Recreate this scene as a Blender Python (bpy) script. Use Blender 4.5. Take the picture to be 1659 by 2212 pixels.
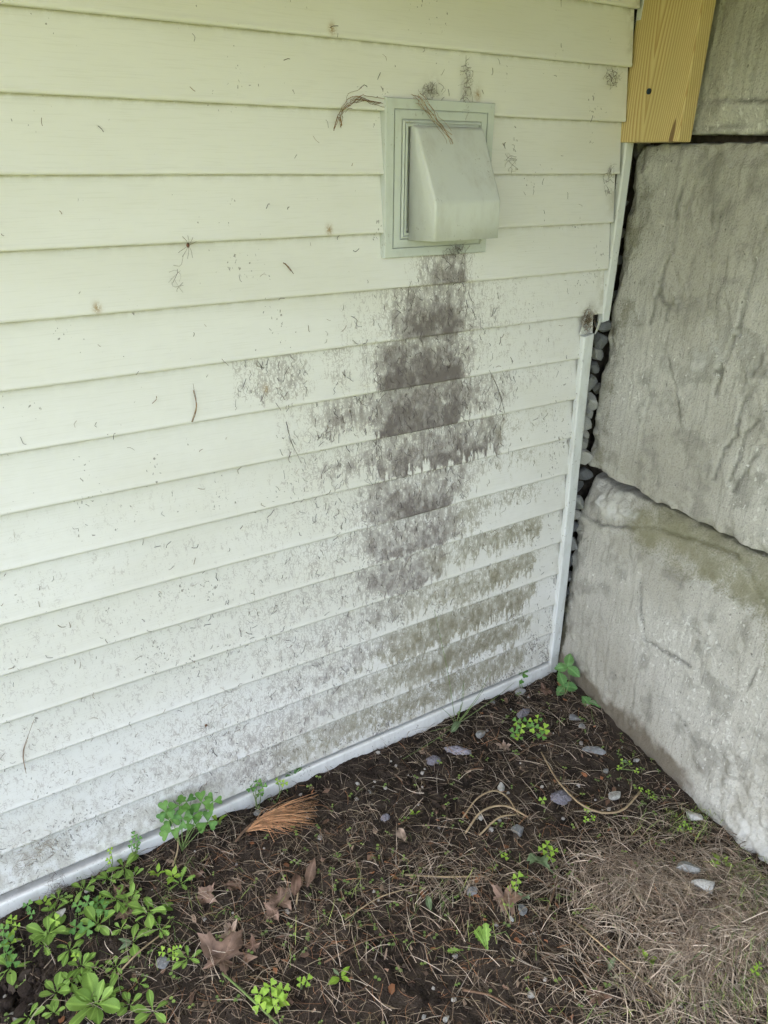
import bpy, bmesh, math, random
import numpy as np
from mathutils import Vector, Matrix, Euler

R = math.radians
sc = bpy.context.scene
for o in list(bpy.data.objects):
    bpy.data.objects.remove(o)

# ------------------------------------------------------------------ camera
CAM = np.array([0.0, -1.26, 1.4205])
YAW, PITCH, ROLL = 0.55644, 0.448987, 0.010049
FPX, IW, IH = 1578.69, 1659.0, 2212.0


def basis():
    f = np.array([math.sin(YAW) * math.cos(PITCH), math.cos(YAW) * math.cos(PITCH), -math.sin(PITCH)])
    r = np.array([math.cos(YAW), -math.sin(YAW), 0.0])
    u = np.cross(r, f)
    return (r * math.cos(ROLL) + u * math.sin(ROLL), -r * math.sin(ROLL) + u * math.cos(ROLL), f)


BR, BU, BF = basis()
cam_data = bpy.data.cameras.new('camera')
cam = bpy.data.objects.new('camera', cam_data)
sc.collection.objects.link(cam)
M = Matrix.Identity(4)
for i in range(3):
    M[i][0], M[i][1], M[i][2], M[i][3] = BR[i], BU[i], -BF[i], CAM[i]
cam.matrix_world = M
cam_data.sensor_fit = 'VERTICAL'
cam_data.sensor_height = 36.0
cam_data.lens = FPX / IH * 36.0
cam_data.clip_start = 0.02
cam_data.clip_end = 500
sc.camera = cam

# ------------------------------------------------------------------ world, sun, exposure
SUN_EL, SUN_AZ = R(46), R(-68)         # azimuth from +Y (behind the house), here towards -X
world = bpy.data.worlds.new('World')
sc.world = world
world.use_nodes = True
wn = world.node_tree
wn.nodes.clear()
sky = wn.nodes.new('ShaderNodeTexSky')
sky.sky_type = 'NISHITA'
sky.sun_disc = False
sky.sun_elevation = SUN_EL
sky.sun_rotation = SUN_AZ
sky.air_density = 1.0
sky.dust_density = 3.0
hs = wn.nodes.new('ShaderNodeHueSaturation')
hs.inputs['Saturation'].default_value = 0.62
bg = wn.nodes.new('ShaderNodeBackground')
bg.inputs['Strength'].default_value = 0.12
wo = wn.nodes.new('ShaderNodeOutputWorld')
wn.links.new(sky.outputs[0], hs.inputs['Color'])
wn.links.new(hs.outputs[0], bg.inputs['Color'])
wn.links.new(bg.outputs[0], wo.inputs['Surface'])
sd = bpy.data.lights.new('sun', 'SUN')
sd.energy = 3.2
sd.angle = R(2)
sd.color = (1.0, 0.95, 0.86)
sun = bpy.data.objects.new('sun', sd)
sc.collection.objects.link(sun)
to_sun = Vector((math.sin(SUN_AZ) * math.cos(SUN_EL), math.cos(SUN_AZ) * math.cos(SUN_EL), math.sin(SUN_EL)))
sun.rotation_euler = to_sun.to_track_quat('Z', 'Y').to_euler()
sun.location = (0, 0, 8)
sc.view_settings.view_transform = 'Standard'
sc.view_settings.look = 'None'
sc.view_settings.gamma = 1.0
sc.view_settings.use_curve_mapping = False
sc.view_settings.exposure = 2.75
sc.cycles.max_bounces = 3
sc.cycles.diffuse_bounces = 2
sc.cycles.glossy_bounces = 1
sc.cycles.transmission_bounces = 2
sc.cycles.use_adaptive_sampling = True
sc.cycles.adaptive_threshold = 0.03
sc.cycles.caustics_reflective = False
sc.cycles.caustics_refractive = False

# ------------------------------------------------------------------ helpers
rng = np.random.default_rng(7)
random.seed(7)
COL = sc.collection


def ray(px, py):
    return BF + (px - IW / 2) / FPX * BR - (py - IH / 2) / FPX * BU


def gp(px, py, z=0.034):
    """pixel of the photograph -> point on the ground"""
    d = ray(px, py)
    return CAM + d * ((z - CAM[2]) / d[2])


def wp(px, py, y=0.0):
    """pixel of the photograph -> point on the house wall"""
    d = ray(px, py)
    return CAM + d * ((y - CAM[1]) / d[1])


def wx(px, z, y=-0.008):
    """wall x at height z for a photo column"""
    k = (px - IW / 2) / FPX
    v = BR - k * BF
    return -(v[1] * (y - CAM[1]) + v[2] * (z - CAM[2])) / v[0] + CAM[0]


def tag(o, label=None, cat=None, group=None, kind=None):
    if label: o['label'] = label
    if cat: o['category'] = cat
    if group: o['group'] = group
    if kind: o['kind'] = kind
    return o


def empty(name, loc=(0, 0, 0), rot=(0, 0, 0), parent=None):
    o = bpy.data.objects.new(name, None)
    COL.objects.link(o)
    o.empty_display_size = 0.02
    o.location = loc
    o.rotation_euler = rot
    if parent: o.parent = parent
    return o


def mesh(name, verts, faces, mat, smooth=False, attrs=None):
    me = bpy.data.meshes.new(name)
    me.from_pydata([tuple(map(float, v)) for v in verts], [], [tuple(map(int, f)) for f in faces])
    if mat: me.materials.append(mat)
    if smooth:
        me.polygons.foreach_set('use_smooth', np.ones(len(me.polygons), bool))
    for k, v in (attrs or {}).items():
        v = np.asarray(v, np.float32)
        if v.ndim == 1:
            a = me.attributes.new(k, 'FLOAT', 'POINT')
            a.data.foreach_set('value', v)
        else:
            a = me.attributes.new(k, 'FLOAT_COLOR', 'POINT')
            c = np.ones((len(v), 4), np.float32); c[:, :3] = v
            a.data.foreach_set('color', c.ravel())
    me.update()
    return me


def obj(name, me, parent=None, loc=(0, 0, 0), rot=(0, 0, 0), scale=(1, 1, 1)):
    o = bpy.data.objects.new(name, me)
    COL.objects.link(o)
    if parent: o.parent = parent
    o.location = loc
    o.rotation_euler = rot
    o.scale = scale
    return o


def grid_faces(nu, nv):
    i = np.arange((nu - 1) * (nv - 1))
    a = (i // (nv - 1)) * nv + i % (nv - 1)
    return np.stack([a, a + nv, a + nv + 1, a + 1], 1)


_tabs = {}
def vnoise(x, y, seed=0):
    """2-D value noise in 0..1"""
    if seed not in _tabs:
        _tabs[seed] = np.random.default_rng(1000 + seed).random((256, 256))
    T = _tabs[seed]
    x = np.asarray(x, float); y = np.asarray(y, float)
    xi = np.floor(x).astype(int); yi = np.floor(y).astype(int)
    fx = x - xi; fy = y - yi
    fx = fx * fx * (3 - 2 * fx); fy = fy * fy * (3 - 2 * fy)
    a = T[xi % 256, yi % 256]; b = T[(xi + 1) % 256, yi % 256]
    c = T[xi % 256, (yi + 1) % 256]; d = T[(xi + 1) % 256, (yi + 1) % 256]
    return (a * (1 - fx) + b * fx) * (1 - fy) + (c * (1 - fx) + d * fx) * fy


def fbm(x, y, seed=0, oct=4, gain=0.5):
    s = 0; a = 1; n = 0
    for k in range(oct):
        s = s + a * vnoise(np.asarray(x) * 2 ** k + 17.3 * k, np.asarray(y) * 2 ** k + 5.1 * k, seed + k)
        n += a; a *= gain
    return s / n


def sstep(a, b, x):
    t = np.clip((np.asarray(x, float) - a) / (b - a), 0, 1)
    return t * t * (3 - 2 * t)


def box_verts(x0, x1, y0, y1, z0, z1):
    return [(x0, y0, z0), (x1, y0, z0), (x1, y1, z0), (x0, y1, z0), (x0, y0, z1), (x1, y0, z1), (x1, y1, z1), (x0, y1, z1)]


BOXF = [(0, 3, 2, 1), (4, 5, 6, 7), (0, 1, 5, 4), (1, 2, 6, 5), (2, 3, 7, 6), (3, 0, 4, 7)]


def bevel_box(name, x0, x1, y0, y1, z0, z1, mat, bev=0.002, seg=2):
    bm = bmesh.new()
    vs = [bm.verts.new(v) for v in box_verts(x0, x1, y0, y1, z0, z1)]
    for f in BOXF: bm.faces.new([vs[i] for i in f])
    bmesh.ops.bevel(bm, geom=bm.edges[:], offset=bev, segments=seg, affect='EDGES', profile=0.6)
    me = bpy.data.meshes.new(name)
    bm.to_mesh(me); bm.free()
    me.materials.append(mat)
    return me


def tube_geo(path, rad, ns=5):
    """verts/faces of a tube along a path with radius per point"""
    P = np.asarray(path, float); n = len(P)
    rad = np.broadcast_to(np.asarray(rad, float), (n,))
    T = np.gradient(P, axis=0); T /= np.linalg.norm(T, axis=1)[:, None] + 1e-12
    ref = np.array([0.3, 0.2, 0.93]); ref /= np.linalg.norm(ref)
    A = np.cross(T, ref); l = np.linalg.norm(A, axis=1)[:, None]
    A = np.where(l < 1e-3, np.array([1., 0, 0]), A / (l + 1e-12)); B = np.cross(T, A)
    V = []
    for k in range(ns):
        a = 2 * math.pi * k / ns
        V.append(P + rad[:, None] * (math.cos(a) * A + math.sin(a) * B))
    V = np.stack(V, 1).reshape(-1, 3)
    F = []
    for i in range(n - 1):
        for k in range(ns):
            k2 = (k + 1) % ns
            F.append((i * ns + k, i * ns + k2, (i + 1) * ns + k2, (i + 1) * ns + k))
    F.append(tuple(range(ns))[::-1]); F.append(tuple((n - 1) * ns + k for k in range(ns)))
    return V, F


def spline(pts, n=24):
    """Catmull-Rom through points"""
    P = np.asarray(pts, float)
    P = np.vstack([2 * P[0] - P[1], P, 2 * P[-1] - P[-2]])
    out = []
    m = len(P) - 3
    for t in np.linspace(0, m - 1e-6, n):
        i = int(t); f = t - i
        a, b, c, d = P[i:i + 4]
        out.append(0.5 * ((2 * b) + (c - a) * f + (2 * a - 5 * b + 4 * c - d) * f * f + (3 * b - a - 3 * c + d) * f ** 3))
    return np.array(out)


class MB:
    """collects many shapes in one mesh"""
    def __init__(s): s.V = []; s.F = []; s.C = []; s.n = 0
    def add(s, V, F, col=None):
        V = np.asarray(V, float)
        s.V.append(V); s.F += [tuple(int(i) + s.n for i in f) for f in F]; s.n += len(V)
        if col is not None:
            c = np.asarray(col, float)
            s.C.append(np.broadcast_to(c, (len(V), 3)) if c.ndim == 1 else c)
    def mesh(s, name, mat, smooth=False):
        return mesh(name, np.vstack(s.V), s.F, mat, smooth, {'Col': np.vstack(s.C)} if s.C else None)


# ------------------------------------------------------------------ materials
class NT:
    def __init__(s, name):
        s.m = bpy.data.materials.new(name); s.m.use_nodes = True
        s.t = s.m.node_tree; s.t.nodes.clear()
        s.out = s.N('ShaderNodeOutputMaterial'); s.b = s.N('ShaderNodeBsdfPrincipled')
        s.L(s.b.outputs[0], s.out.inputs['Surface'])
        s.b.inputs['Roughness'].default_value = 0.7
        s.b.inputs['Specular IOR Level'].default_value = 0.3
    def N(s, t, **k):
        n = s.t.nodes.new(t)
        for a, v in k.items(): setattr(n, a, v)
        return n
    def L(s, a, b): s.t.links.new(a, b)
    def put(s, inp, v):
        if v is None: return
        if hasattr(v, 'is_linked') or hasattr(v, 'links'): s.L(v, inp)
        elif isinstance(v, tuple) and len(v) == 3 and inp.type == 'RGBA': inp.default_value = (*v, 1)
        else: inp.default_value = v
    def coord(s, scale=(1, 1, 1), rot=(0, 0, 0), loc=(0, 0, 0), kind='Object'):
        c = s.N('ShaderNodeTexCoord'); m = s.N('ShaderNodeMapping')
        m.inputs['Scale'].default_value = scale; m.inputs['Rotation'].default_value = rot; m.inputs['Location'].default_value = loc
        s.L(c.outputs[kind], m.inputs['Vector']); return m.outputs[0]
    def noise(s, vec, scale=1.0, detail=3.0, rough=0.5, dist=0.0, out='Fac'):
        n = s.N('ShaderNodeTexNoise')
        n.inputs['Scale'].default_value = scale; n.inputs['Detail'].default_value = detail
        n.inputs['Roughness'].default_value = rough; n.inputs['Distortion'].default_value = dist
        s.put(n.inputs['Vector'], vec); return n.outputs[out]
    def voro(s, vec, scale, feature='F1', out='Distance', rand=1.0):
        n = s.N('ShaderNodeTexVoronoi', feature=feature)
        n.inputs['Scale'].default_value = scale; n.inputs['Randomness'].default_value = rand
        s.put(n.inputs['Vector'], vec); return n.outputs[out]
    def math(s, op, a, b=None, c=None, clamp=False):
        n = s.N('ShaderNodeMath', operation=op, use_clamp=clamp)
        for i, v in enumerate((a, b, c)): s.put(n.inputs[i], v)
        return n.outputs[0]
    def ramp(s, x, a, b, lo=0.0, hi=1.0):
        n = s.N('ShaderNodeMapRange', interpolation_type='SMOOTHSTEP')
        s.put(n.inputs['Value'], x); s.put(n.inputs['From Min'], a); s.put(n.inputs['From Max'], b)
        n.inputs['To Min'].default_value = lo; n.inputs['To Max'].default_value = hi
        return n.outputs[0]
    def mix(s, f, a, b, blend='MIX'):
        n = s.N('ShaderNodeMix', data_type='RGBA', blend_type=blend)
        s.put(n.inputs[0], f); s.put(n.inputs[6], a); s.put(n.inputs[7], b)
        return n.outputs[2]
    def vadd(s, a, b):
        n = s.N('ShaderNodeVectorMath', operation='ADD'); s.put(n.inputs[0], a); s.put(n.inputs[1], b); return n.outputs[0]
    def vscale(s, a, k):
        n = s.N('ShaderNodeVectorMath', operation='SCALE'); s.put(n.inputs[0], a); n.inputs['Scale'].default_value = k; return n.outputs[0]
    def attr(s, name, out='Fac'):
        n = s.N('ShaderNodeAttribute', attribute_name=name); return n.outputs[out]
    def rand(s): return s.N('ShaderNodeObjectInfo').outputs['Random']
    def bump(s, h, strength=0.3, dist=0.002, prev=None):
        n = s.N('ShaderNodeBump'); n.inputs['Strength'].default_value = strength; n.inputs['Distance'].default_value = dist
        s.put(n.inputs['Height'], h)
        if prev is not None: s.L(prev, n.inputs['Normal'])
        return n.outputs[0]
    def fin(s, col, rough=None, normal=None, spec=None):
        s.put(s.b.inputs['Base Color'], col)
        if rough is not None: s.put(s.b.inputs['Roughness'], rough)
        if normal is not None: s.L(normal, s.b.inputs['Normal'])
        if spec is not None: s.b.inputs['Specular IOR Level'].default_value = spec
        return s.m


def mat_siding():
    n = NT('vinyl_siding')
    base = (0.755, 0.748, 0.715)
    # wood-grain emboss
    g1 = n.noise(n.coord((14, 1, 420)), 1, 2, 0.6, 0.4)
    blot = n.N('ShaderNodeSeparateColor'); n.L(n.attr('blot', 'Color'), blot.inputs[0])     # soft blotches of several sizes
    big, mid, clump = blot.outputs
    wv = n.attr('warp', 'Color')
    fine = n.noise(n.coord((330, 330, 330)), 1, 2, 0.65)
    col = n.mix(n.ramp(big, 0.35, 0.7), base, (0.715, 0.705, 0.655))
    col = n.mix(n.math('MULTIPLY', n.ramp(g1, 0.50, 0.70), 0.12), col, (0.45, 0.44, 0.36))
    # dust near the ground; along the laps dust plus painted shade
    film_shade = n.attr('film_shade')
    ff = n.math('MULTIPLY', film_shade, n.ramp(n.math('ADD', n.math('MULTIPLY', mid, 0.55), n.math('MULTIPLY', fine, 0.45)), 0.32, 0.62))
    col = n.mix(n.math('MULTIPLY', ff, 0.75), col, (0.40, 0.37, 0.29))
    # scattered specks and short dashes of dirt
    sp = n.attr('speck')
    sn = n.noise(n.vadd(n.coord((215, 215, 140), rot=(0, 0.7, 0)), n.vscale(wv, 2.2)), 1, 1.5, 0.55)
    thr = n.math('SUBTRACT', 0.83, n.math('ADD', n.math('MULTIPLY', sp, 0.135), n.math('MULTIPLY', n.math('SUBTRACT', clump, 0.5), 0.46)))
    sm = n.ramp(n.math('SUBTRACT', sn, thr), 0.0, 0.05)
    col = n.mix(n.math('MULTIPLY', sm, 0.75), col, (0.17, 0.155, 0.135))
    # lint and algae: soft density on the boards, broken up by streaks, crackle and grain
    den = n.attr('lint')
    st = n.noise(n.coord((215, 60, 68)), 1, 3, 0.6, 0.3)
    ck = n.voro(n.vadd(n.coord((150, 150, 85)), n.vscale(wv, 3.0)), 1, 'DISTANCE_TO_EDGE')
    line = n.ramp(ck, 0.14, 0.02)
    v = n.math('ADD', den, n.math('MULTIPLY', n.math('SUBTRACT', st, 0.5), 1.35))
    v = n.math('ADD', v, n.math('MULTIPLY', n.math('SUBTRACT', mid, 0.5), 0.5))
    v = n.math('ADD', v, n.math('MULTIPLY', n.math('SUBTRACT', fine, 0.5), 0.85))
    v = n.math('ADD', v, n.math('MULTIPLY', line, 0.34))
    gate = n.ramp(den, 0.03, 0.14)
    mk = n.math('MAXIMUM', n.math('MULTIPLY', n.ramp(v, 0.50, 0.61), gate), n.math('MULTIPLY', n.ramp(den, 0.55, 1.0), 0.42))
    alpha = n.ramp(n.math('ADD', den, n.math('MULTIPLY', n.math('SUBTRACT', mid, 0.5), 0.9)), 0.15, 1.15, 0.50, 0.97)
    tone = n.ramp(n.math('ADD', n.math('SUBTRACT', 1.25, n.math('ADD', n.math('MULTIPLY', v, 0.5), n.math('MULTIPLY', den, 0.5))), n.math('MULTIPLY', fine, 1.0)), 0.60, 1.35)
    lc = n.mix(tone, (0.15, 0.128, 0.122), (0.45, 0.415, 0.385))
    oc = n.mix(tone, (0.205, 0.185, 0.125), (0.42, 0.395, 0.31))
    lc = n.mix(n.attr('olive'), lc, oc)
    col = n.mix(n.math('MULTIPLY', mk, alpha), col, lc)
    # ochre droppings
    col = n.mix(n.math('MULTIPLY', n.attr('tan'), n.ramp(fine, 0.3, 0.55)), col, (0.36, 0.25, 0.12))
    nb = n.bump(g1, 0.35, 0.0008)
    rough = n.ramp(mk, 0, 1, 0.55, 0.95)
    return n.fin(col, rough, nb, 0.3)


def mat_vinyl(name, base, dirt=0.5, dirtcol=(0.22, 0.20, 0.17), grain=False):
    n = NT(name)
    sn = n.noise(n.coord((260, 260, 160)), 1, 3, 0.55, 0.4)
    cl = n.noise(n.coord((15, 15, 15)), 1, 3, 0.6)
    m = n.ramp(n.math('ADD', sn, n.math('MULTIPLY', n.math('SUBTRACT', cl, 0.5), 0.45)), 0.66, 0.76)
    col = n.mix(n.math('MULTIPLY', m, dirt), base, dirtcol)
    film_shade = n.noise(n.coord((30, 30, 11)), 1, 5, 0.65)
    col = n.mix(n.math('MULTIPLY', n.ramp(film_shade, 0.45, 0.75), dirt * 0.45), col, (0.36, 0.34, 0.28))
    nb = None
    if grain:
        nb = n.bump(n.noise(n.coord((30, 30, 500)), 1, 3, 0.6), 0.3, 0.0007)
    return n.fin(col, 0.62 if grain else 0.75, nb, 0.25)


def mat_concrete(name, tone=1.0):
    n = NT(name)
    bl = n.N('ShaderNodeSeparateColor'); n.L(n.attr('blot', 'Color'), bl.inputs[0])
    big, mid, gatec = bl.outputs
    wv = n.attr('warp', 'Color')
    fin = n.noise(n.coord((230, 230, 230)), 1, 3, 0.6)
    grain = n.noise(n.coord((150, 150, 9), rot=(0.10, 0, 0)), 1, 3, 0.6, 0.3)
    col = n.mix(n.ramp(big, 0.3, 0.72), tuple(tone * x for x in (0.40, 0.385, 0.33)), tuple(tone * x for x in (0.52, 0.51, 0.46)))
    col = n.mix(n.math('MULTIPLY', n.ramp(mid, 0.5, 0.75), 0.5), col, tuple(tone * x for x in (0.20, 0.195, 0.165)))
    col = n.mix(n.math('MULTIPLY', n.ramp(grain, 0.52, 0.68), 0.30), col, tuple(tone * x for x in (0.19, 0.185, 0.16)))
    col = n.mix(n.math('MULTIPLY', n.ramp(fin, 0.50, 0.68), 0.36), col, tuple(tone * x for x in (0.16, 0.155, 0.14)))
    # hairline cracks and tool scratches, slanted
    crm = n.attr('crack')
    pit = n.noise(n.coord((95, 95, 95)), 1, 1, 0.5)
    col = n.mix(n.math('MULTIPLY', n.ramp(pit, 0.73, 0.79), 0.7), col, (0.12, 0.115, 0.10))
    col = n.mix(n.math('MULTIPLY', crm, 0.75), col, (0.10, 0.098, 0.083))
    # lime spatter
    lv = n.noise(n.coord((120, 120, 80)), 1, 1.5, 0.5, 0.5)
    lm = n.ramp(n.math('ADD', lv, n.math('MULTIPLY', n.math('SUBTRACT', big, 0.5), 0.5)), 0.70, 0.77)
    col = n.mix(n.math('MULTIPLY', lm, 0.75), col, (0.68, 0.68, 0.63))
    # moss, soil splash and pale broken patches come from the block itself
    mo = n.attr('moss')
    mm = n.ramp(n.math('ADD', mo, n.math('MULTIPLY', n.math('SUBTRACT', n.math('ADD', n.math('MULTIPLY', mid, 0.5), n.math('MULTIPLY', fin, 0.5)), 0.5), 1.6)), 0.35, 0.85)
    col = n.mix(n.math('MULTIPLY', mm, 0.62), col, (0.19, 0.18, 0.085))
    so = n.attr('soil')
    smk = n.ramp(n.math('ADD', so, n.math('MULTIPLY', n.math('SUBTRACT', mid, 0.5), 1.0)), 0.3, 0.8)
    col = n.mix(n.math('MULTIPLY', smk, 0.8), col, (0.125, 0.10, 0.068))
    pm = n.ramp(n.math('ADD', n.attr('pale'), n.math('MULTIPLY', n.math('SUBTRACT', mid, 0.5), 1.2)), 0.4, 0.75)
    col = n.mix(n.math('MULTIPLY', pm, 0.7), col, (0.60, 0.60, 0.56))
    nb = n.bump(n.math('ADD', n.math('MULTIPLY', fin, 0.9), n.math('MULTIPLY', grain, 0.45)), 0.65, 0.005)
    return n.fin(col, 0.92, nb, 0.2)


def mat_wood():
    n = NT('treated_lumber')
    # board lies in the Y-Z plane: parabolic cathedral grain along Z
    tc = n.N('ShaderNodeTexCoord'); se = n.N('ShaderNodeSeparateXYZ'); n.L(tc.outputs['Object'], se.inputs[0])
    X, Y, Z = se.outputs
    wob = n.noise(n.coord((9, 9, 2.2)), 1, 1.5, 0.5)
    wob2 = n.noise(n.coord((60, 60, 7)), 1, 2, 0.5)
    w = n.math('ADD', n.math('ADD', Y, n.math('MULTIPLY', Z, 0.03)), n.math('MULTIPLY', n.math('SUBTRACT', wob, 0.5), 0.026))
    w = n.math('ABSOLUTE', n.math('ADD', w, n.math('MULTIPLY', X, 0.7)))
    p = n.math('MULTIPLY', n.math('POWER', w, 1.25), 300.0)
    p = n.math('SUBTRACT', p, n.math('MULTIPLY', Z, 9.0))
    p = n.math('ADD', p, n.math('MULTIPLY', n.math('SUBTRACT', wob2, 0.5), 0.5))
    fr = n.math('FRACT', p)
    late = n.math('MULTIPLY', n.ramp(fr, 0.2, 0.85), n.ramp(fr, 1.0, 0.93))
    pale = (0.67, 0.55, 0.26); dark = (0.47, 0.31, 0.115)
    col = n.mix(late, pale, dark)
    pore = n.noise(n.coord((500, 500, 18)), 1, 2, 0.6)
    col = n.mix(n.math('MULTIPLY', n.ramp(pore, 0.55, 0.7), 0.25), col, (0.30, 0.19, 0.06))
    tint = n.noise(n.coord((14, 14, 4)), 1, 2, 0.5)
    col = n.mix(n.math('MULTIPLY', n.ramp(tint, 0.4, 0.7), 0.35), col, (0.50, 0.40, 0.17))
    # resin pocket near the lower front corner
    d1 = n.math('POWER', n.math('DIVIDE', n.math('ADD', n.math('ADD', Y, 0.064), n.math('MULTIPLY', n.math('ADD', Z, 0.105), 0.10)), 0.0055), 2.0)
    d2 = n.math('POWER', n.math('DIVIDE', n.math('ADD', Z, 0.135), 0.038), 2.0)
    kn = n.ramp(n.math('ADD', n.math('ADD', d1, d2), n.math('MULTIPLY', n.math('SUBTRACT', pore, 0.5), 1.2)), 1.1, 0.6)
    col = n.mix(n.math('MULTIPLY', kn, 0.8), col, (0.12, 0.055, 0.03))
    nb = n.bump(n.math('ADD', n.math('MULTIPLY', late, 0.5), pore), 0.25, 0.0008)
    return n.fin(col, 0.6, nb, 0.3)


def mat_soil():
    n = NT('soil_and_lawn')
    bl = n.N('ShaderNodeSeparateColor'); n.L(n.attr('blot', 'Color'), bl.inputs[0])
    big, mid, lawn = bl.outputs
    fin = n.noise(n.coord((260, 260, 260)), 1, 3, 0.65)
    col = n.mix(n.ramp(mid, 0.3, 0.7), (0.020, 0.0152, 0.012), (0.062, 0.047, 0.036))
    col = n.mix(n.math('MULTIPLY', n.ramp(big, 0.45, 0.7), 0.5), col, (0.055, 0.043, 0.033))
    col = n.mix(n.math('MULTIPLY', n.ramp(fin, 0.55, 0.75), 0.5), col, (0.09, 0.072, 0.056))
    lc = n.mix(n.ramp(mid, 0.3, 0.7), (0.125, 0.15, 0.042), (0.215, 0.23, 0.08))
    col = n.mix(lawn, col, lc)
    return n.fin(col, 0.95, n.bump(fin, 0.9, 0.005), 0.15)


def mat_col(name, rough=0.8, var=0.25, scale=60, spec=0.2, transl=0.0, bump=0.0):
    """colour from the mesh, with fine natural variation"""
    n = NT(name)
    c = n.attr('Col', 'Color')
    v = n.noise(n.coord((scale,) * 3), 1, 3, 0.6)
    k = n.ramp(v, 0.25, 0.75, 1 - var, 1 + var)
    col = n.mix(1.0, c, k, 'MULTIPLY')
    nb = n.bump(v, bump, 0.002) if bump else None
    if transl: set_transl(n, transl, col)
    return n.fin(col, rough, nb, spec)


def set_transl(n, amount, col):
    tr = n.N('ShaderNodeBsdfTranslucent'); mx = n.N('ShaderNodeMixShader'); mx.inputs[0].default_value = amount
    n.put(tr.inputs['Color'], col)
    n.L(n.b.outputs[0], mx.inputs[1]); n.L(tr.outputs[0], mx.inputs[2]); n.L(mx.outputs[0], n.out.inputs['Surface'])


def mat_leaf(name, a, b, vein=0.25, scale=90, rough=0.5, transl=0.25, spots=0.0, spec=0.35, bump=0.25):
    """a leaf: tone differs from leaf to leaf, pale midrib, blotches"""
    n = NT(name)
    r = n.rand()
    col = n.mix(r, a, b)
    v = n.noise(n.coord((scale,) * 3), 1, 4, 0.6)
    col = n.mix(1.0, col, n.ramp(v, 0.2, 0.8, 0.75, 1.25), 'MULTIPLY')
    col = n.mix(n.math('MULTIPLY', n.ramp(n.attr('rib'), 0.4, 1.0), vein), col, tuple(min(1, 2.0 * x + 0.03) for x in b))
    if spots:
        s2 = n.noise(n.coord((scale * 3,) * 3), 1, 2, 0.5)
        col = n.mix(n.math('MULTIPLY', n.ramp(s2, 0.6, 0.7), spots), col, tuple(0.35 * x for x in a))
    set_transl(n, transl, col)
    return n.fin(col, rough, n.bump(v, bump, 0.0015), spec)


def mat_stone(name, a, b, scale=120, rough=0.8, fleck=(0.5, 0.5, 0.48), fl=0.3):
    n = NT(name)
    v = n.noise(n.coord((scale,) * 3), 1, 5, 0.65)
    f = n.noise(n.coord((scale * 3.3,) * 3), 1, 2, 0.5)
    col = n.mix(n.ramp(v, 0.3, 0.7), a, b)
    col = n.mix(n.math('MULTIPLY', n.ramp(f, 0.55, 0.68), fl), col, fleck)
    col = n.mix(1.0, col, n.ramp(n.rand(), 0, 1, 0.75, 1.2), 'MULTIPLY')
    return n.fin(col, rough, n.bump(n.math('ADD', v, n.math('MULTIPLY', f, .4)), 0.6, 0.003), 0.3)


def mat_plain(name, col, rough=0.7, var=0.2, scale=80, metal=0.0, spec=0.3, bump=0.2):
    n = NT(name)
    v = n.noise(n.coord((scale,) * 3), 1, 4, 0.6)
    c = n.mix(1.0, col, n.ramp(v, 0.25, 0.75, 1 - var, 1 + var), 'MULTIPLY')
    n.b.inputs['Metallic'].default_value = metal
    return n.fin(c, rough, n.bump(v, bump, 0.002), spec)


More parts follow.
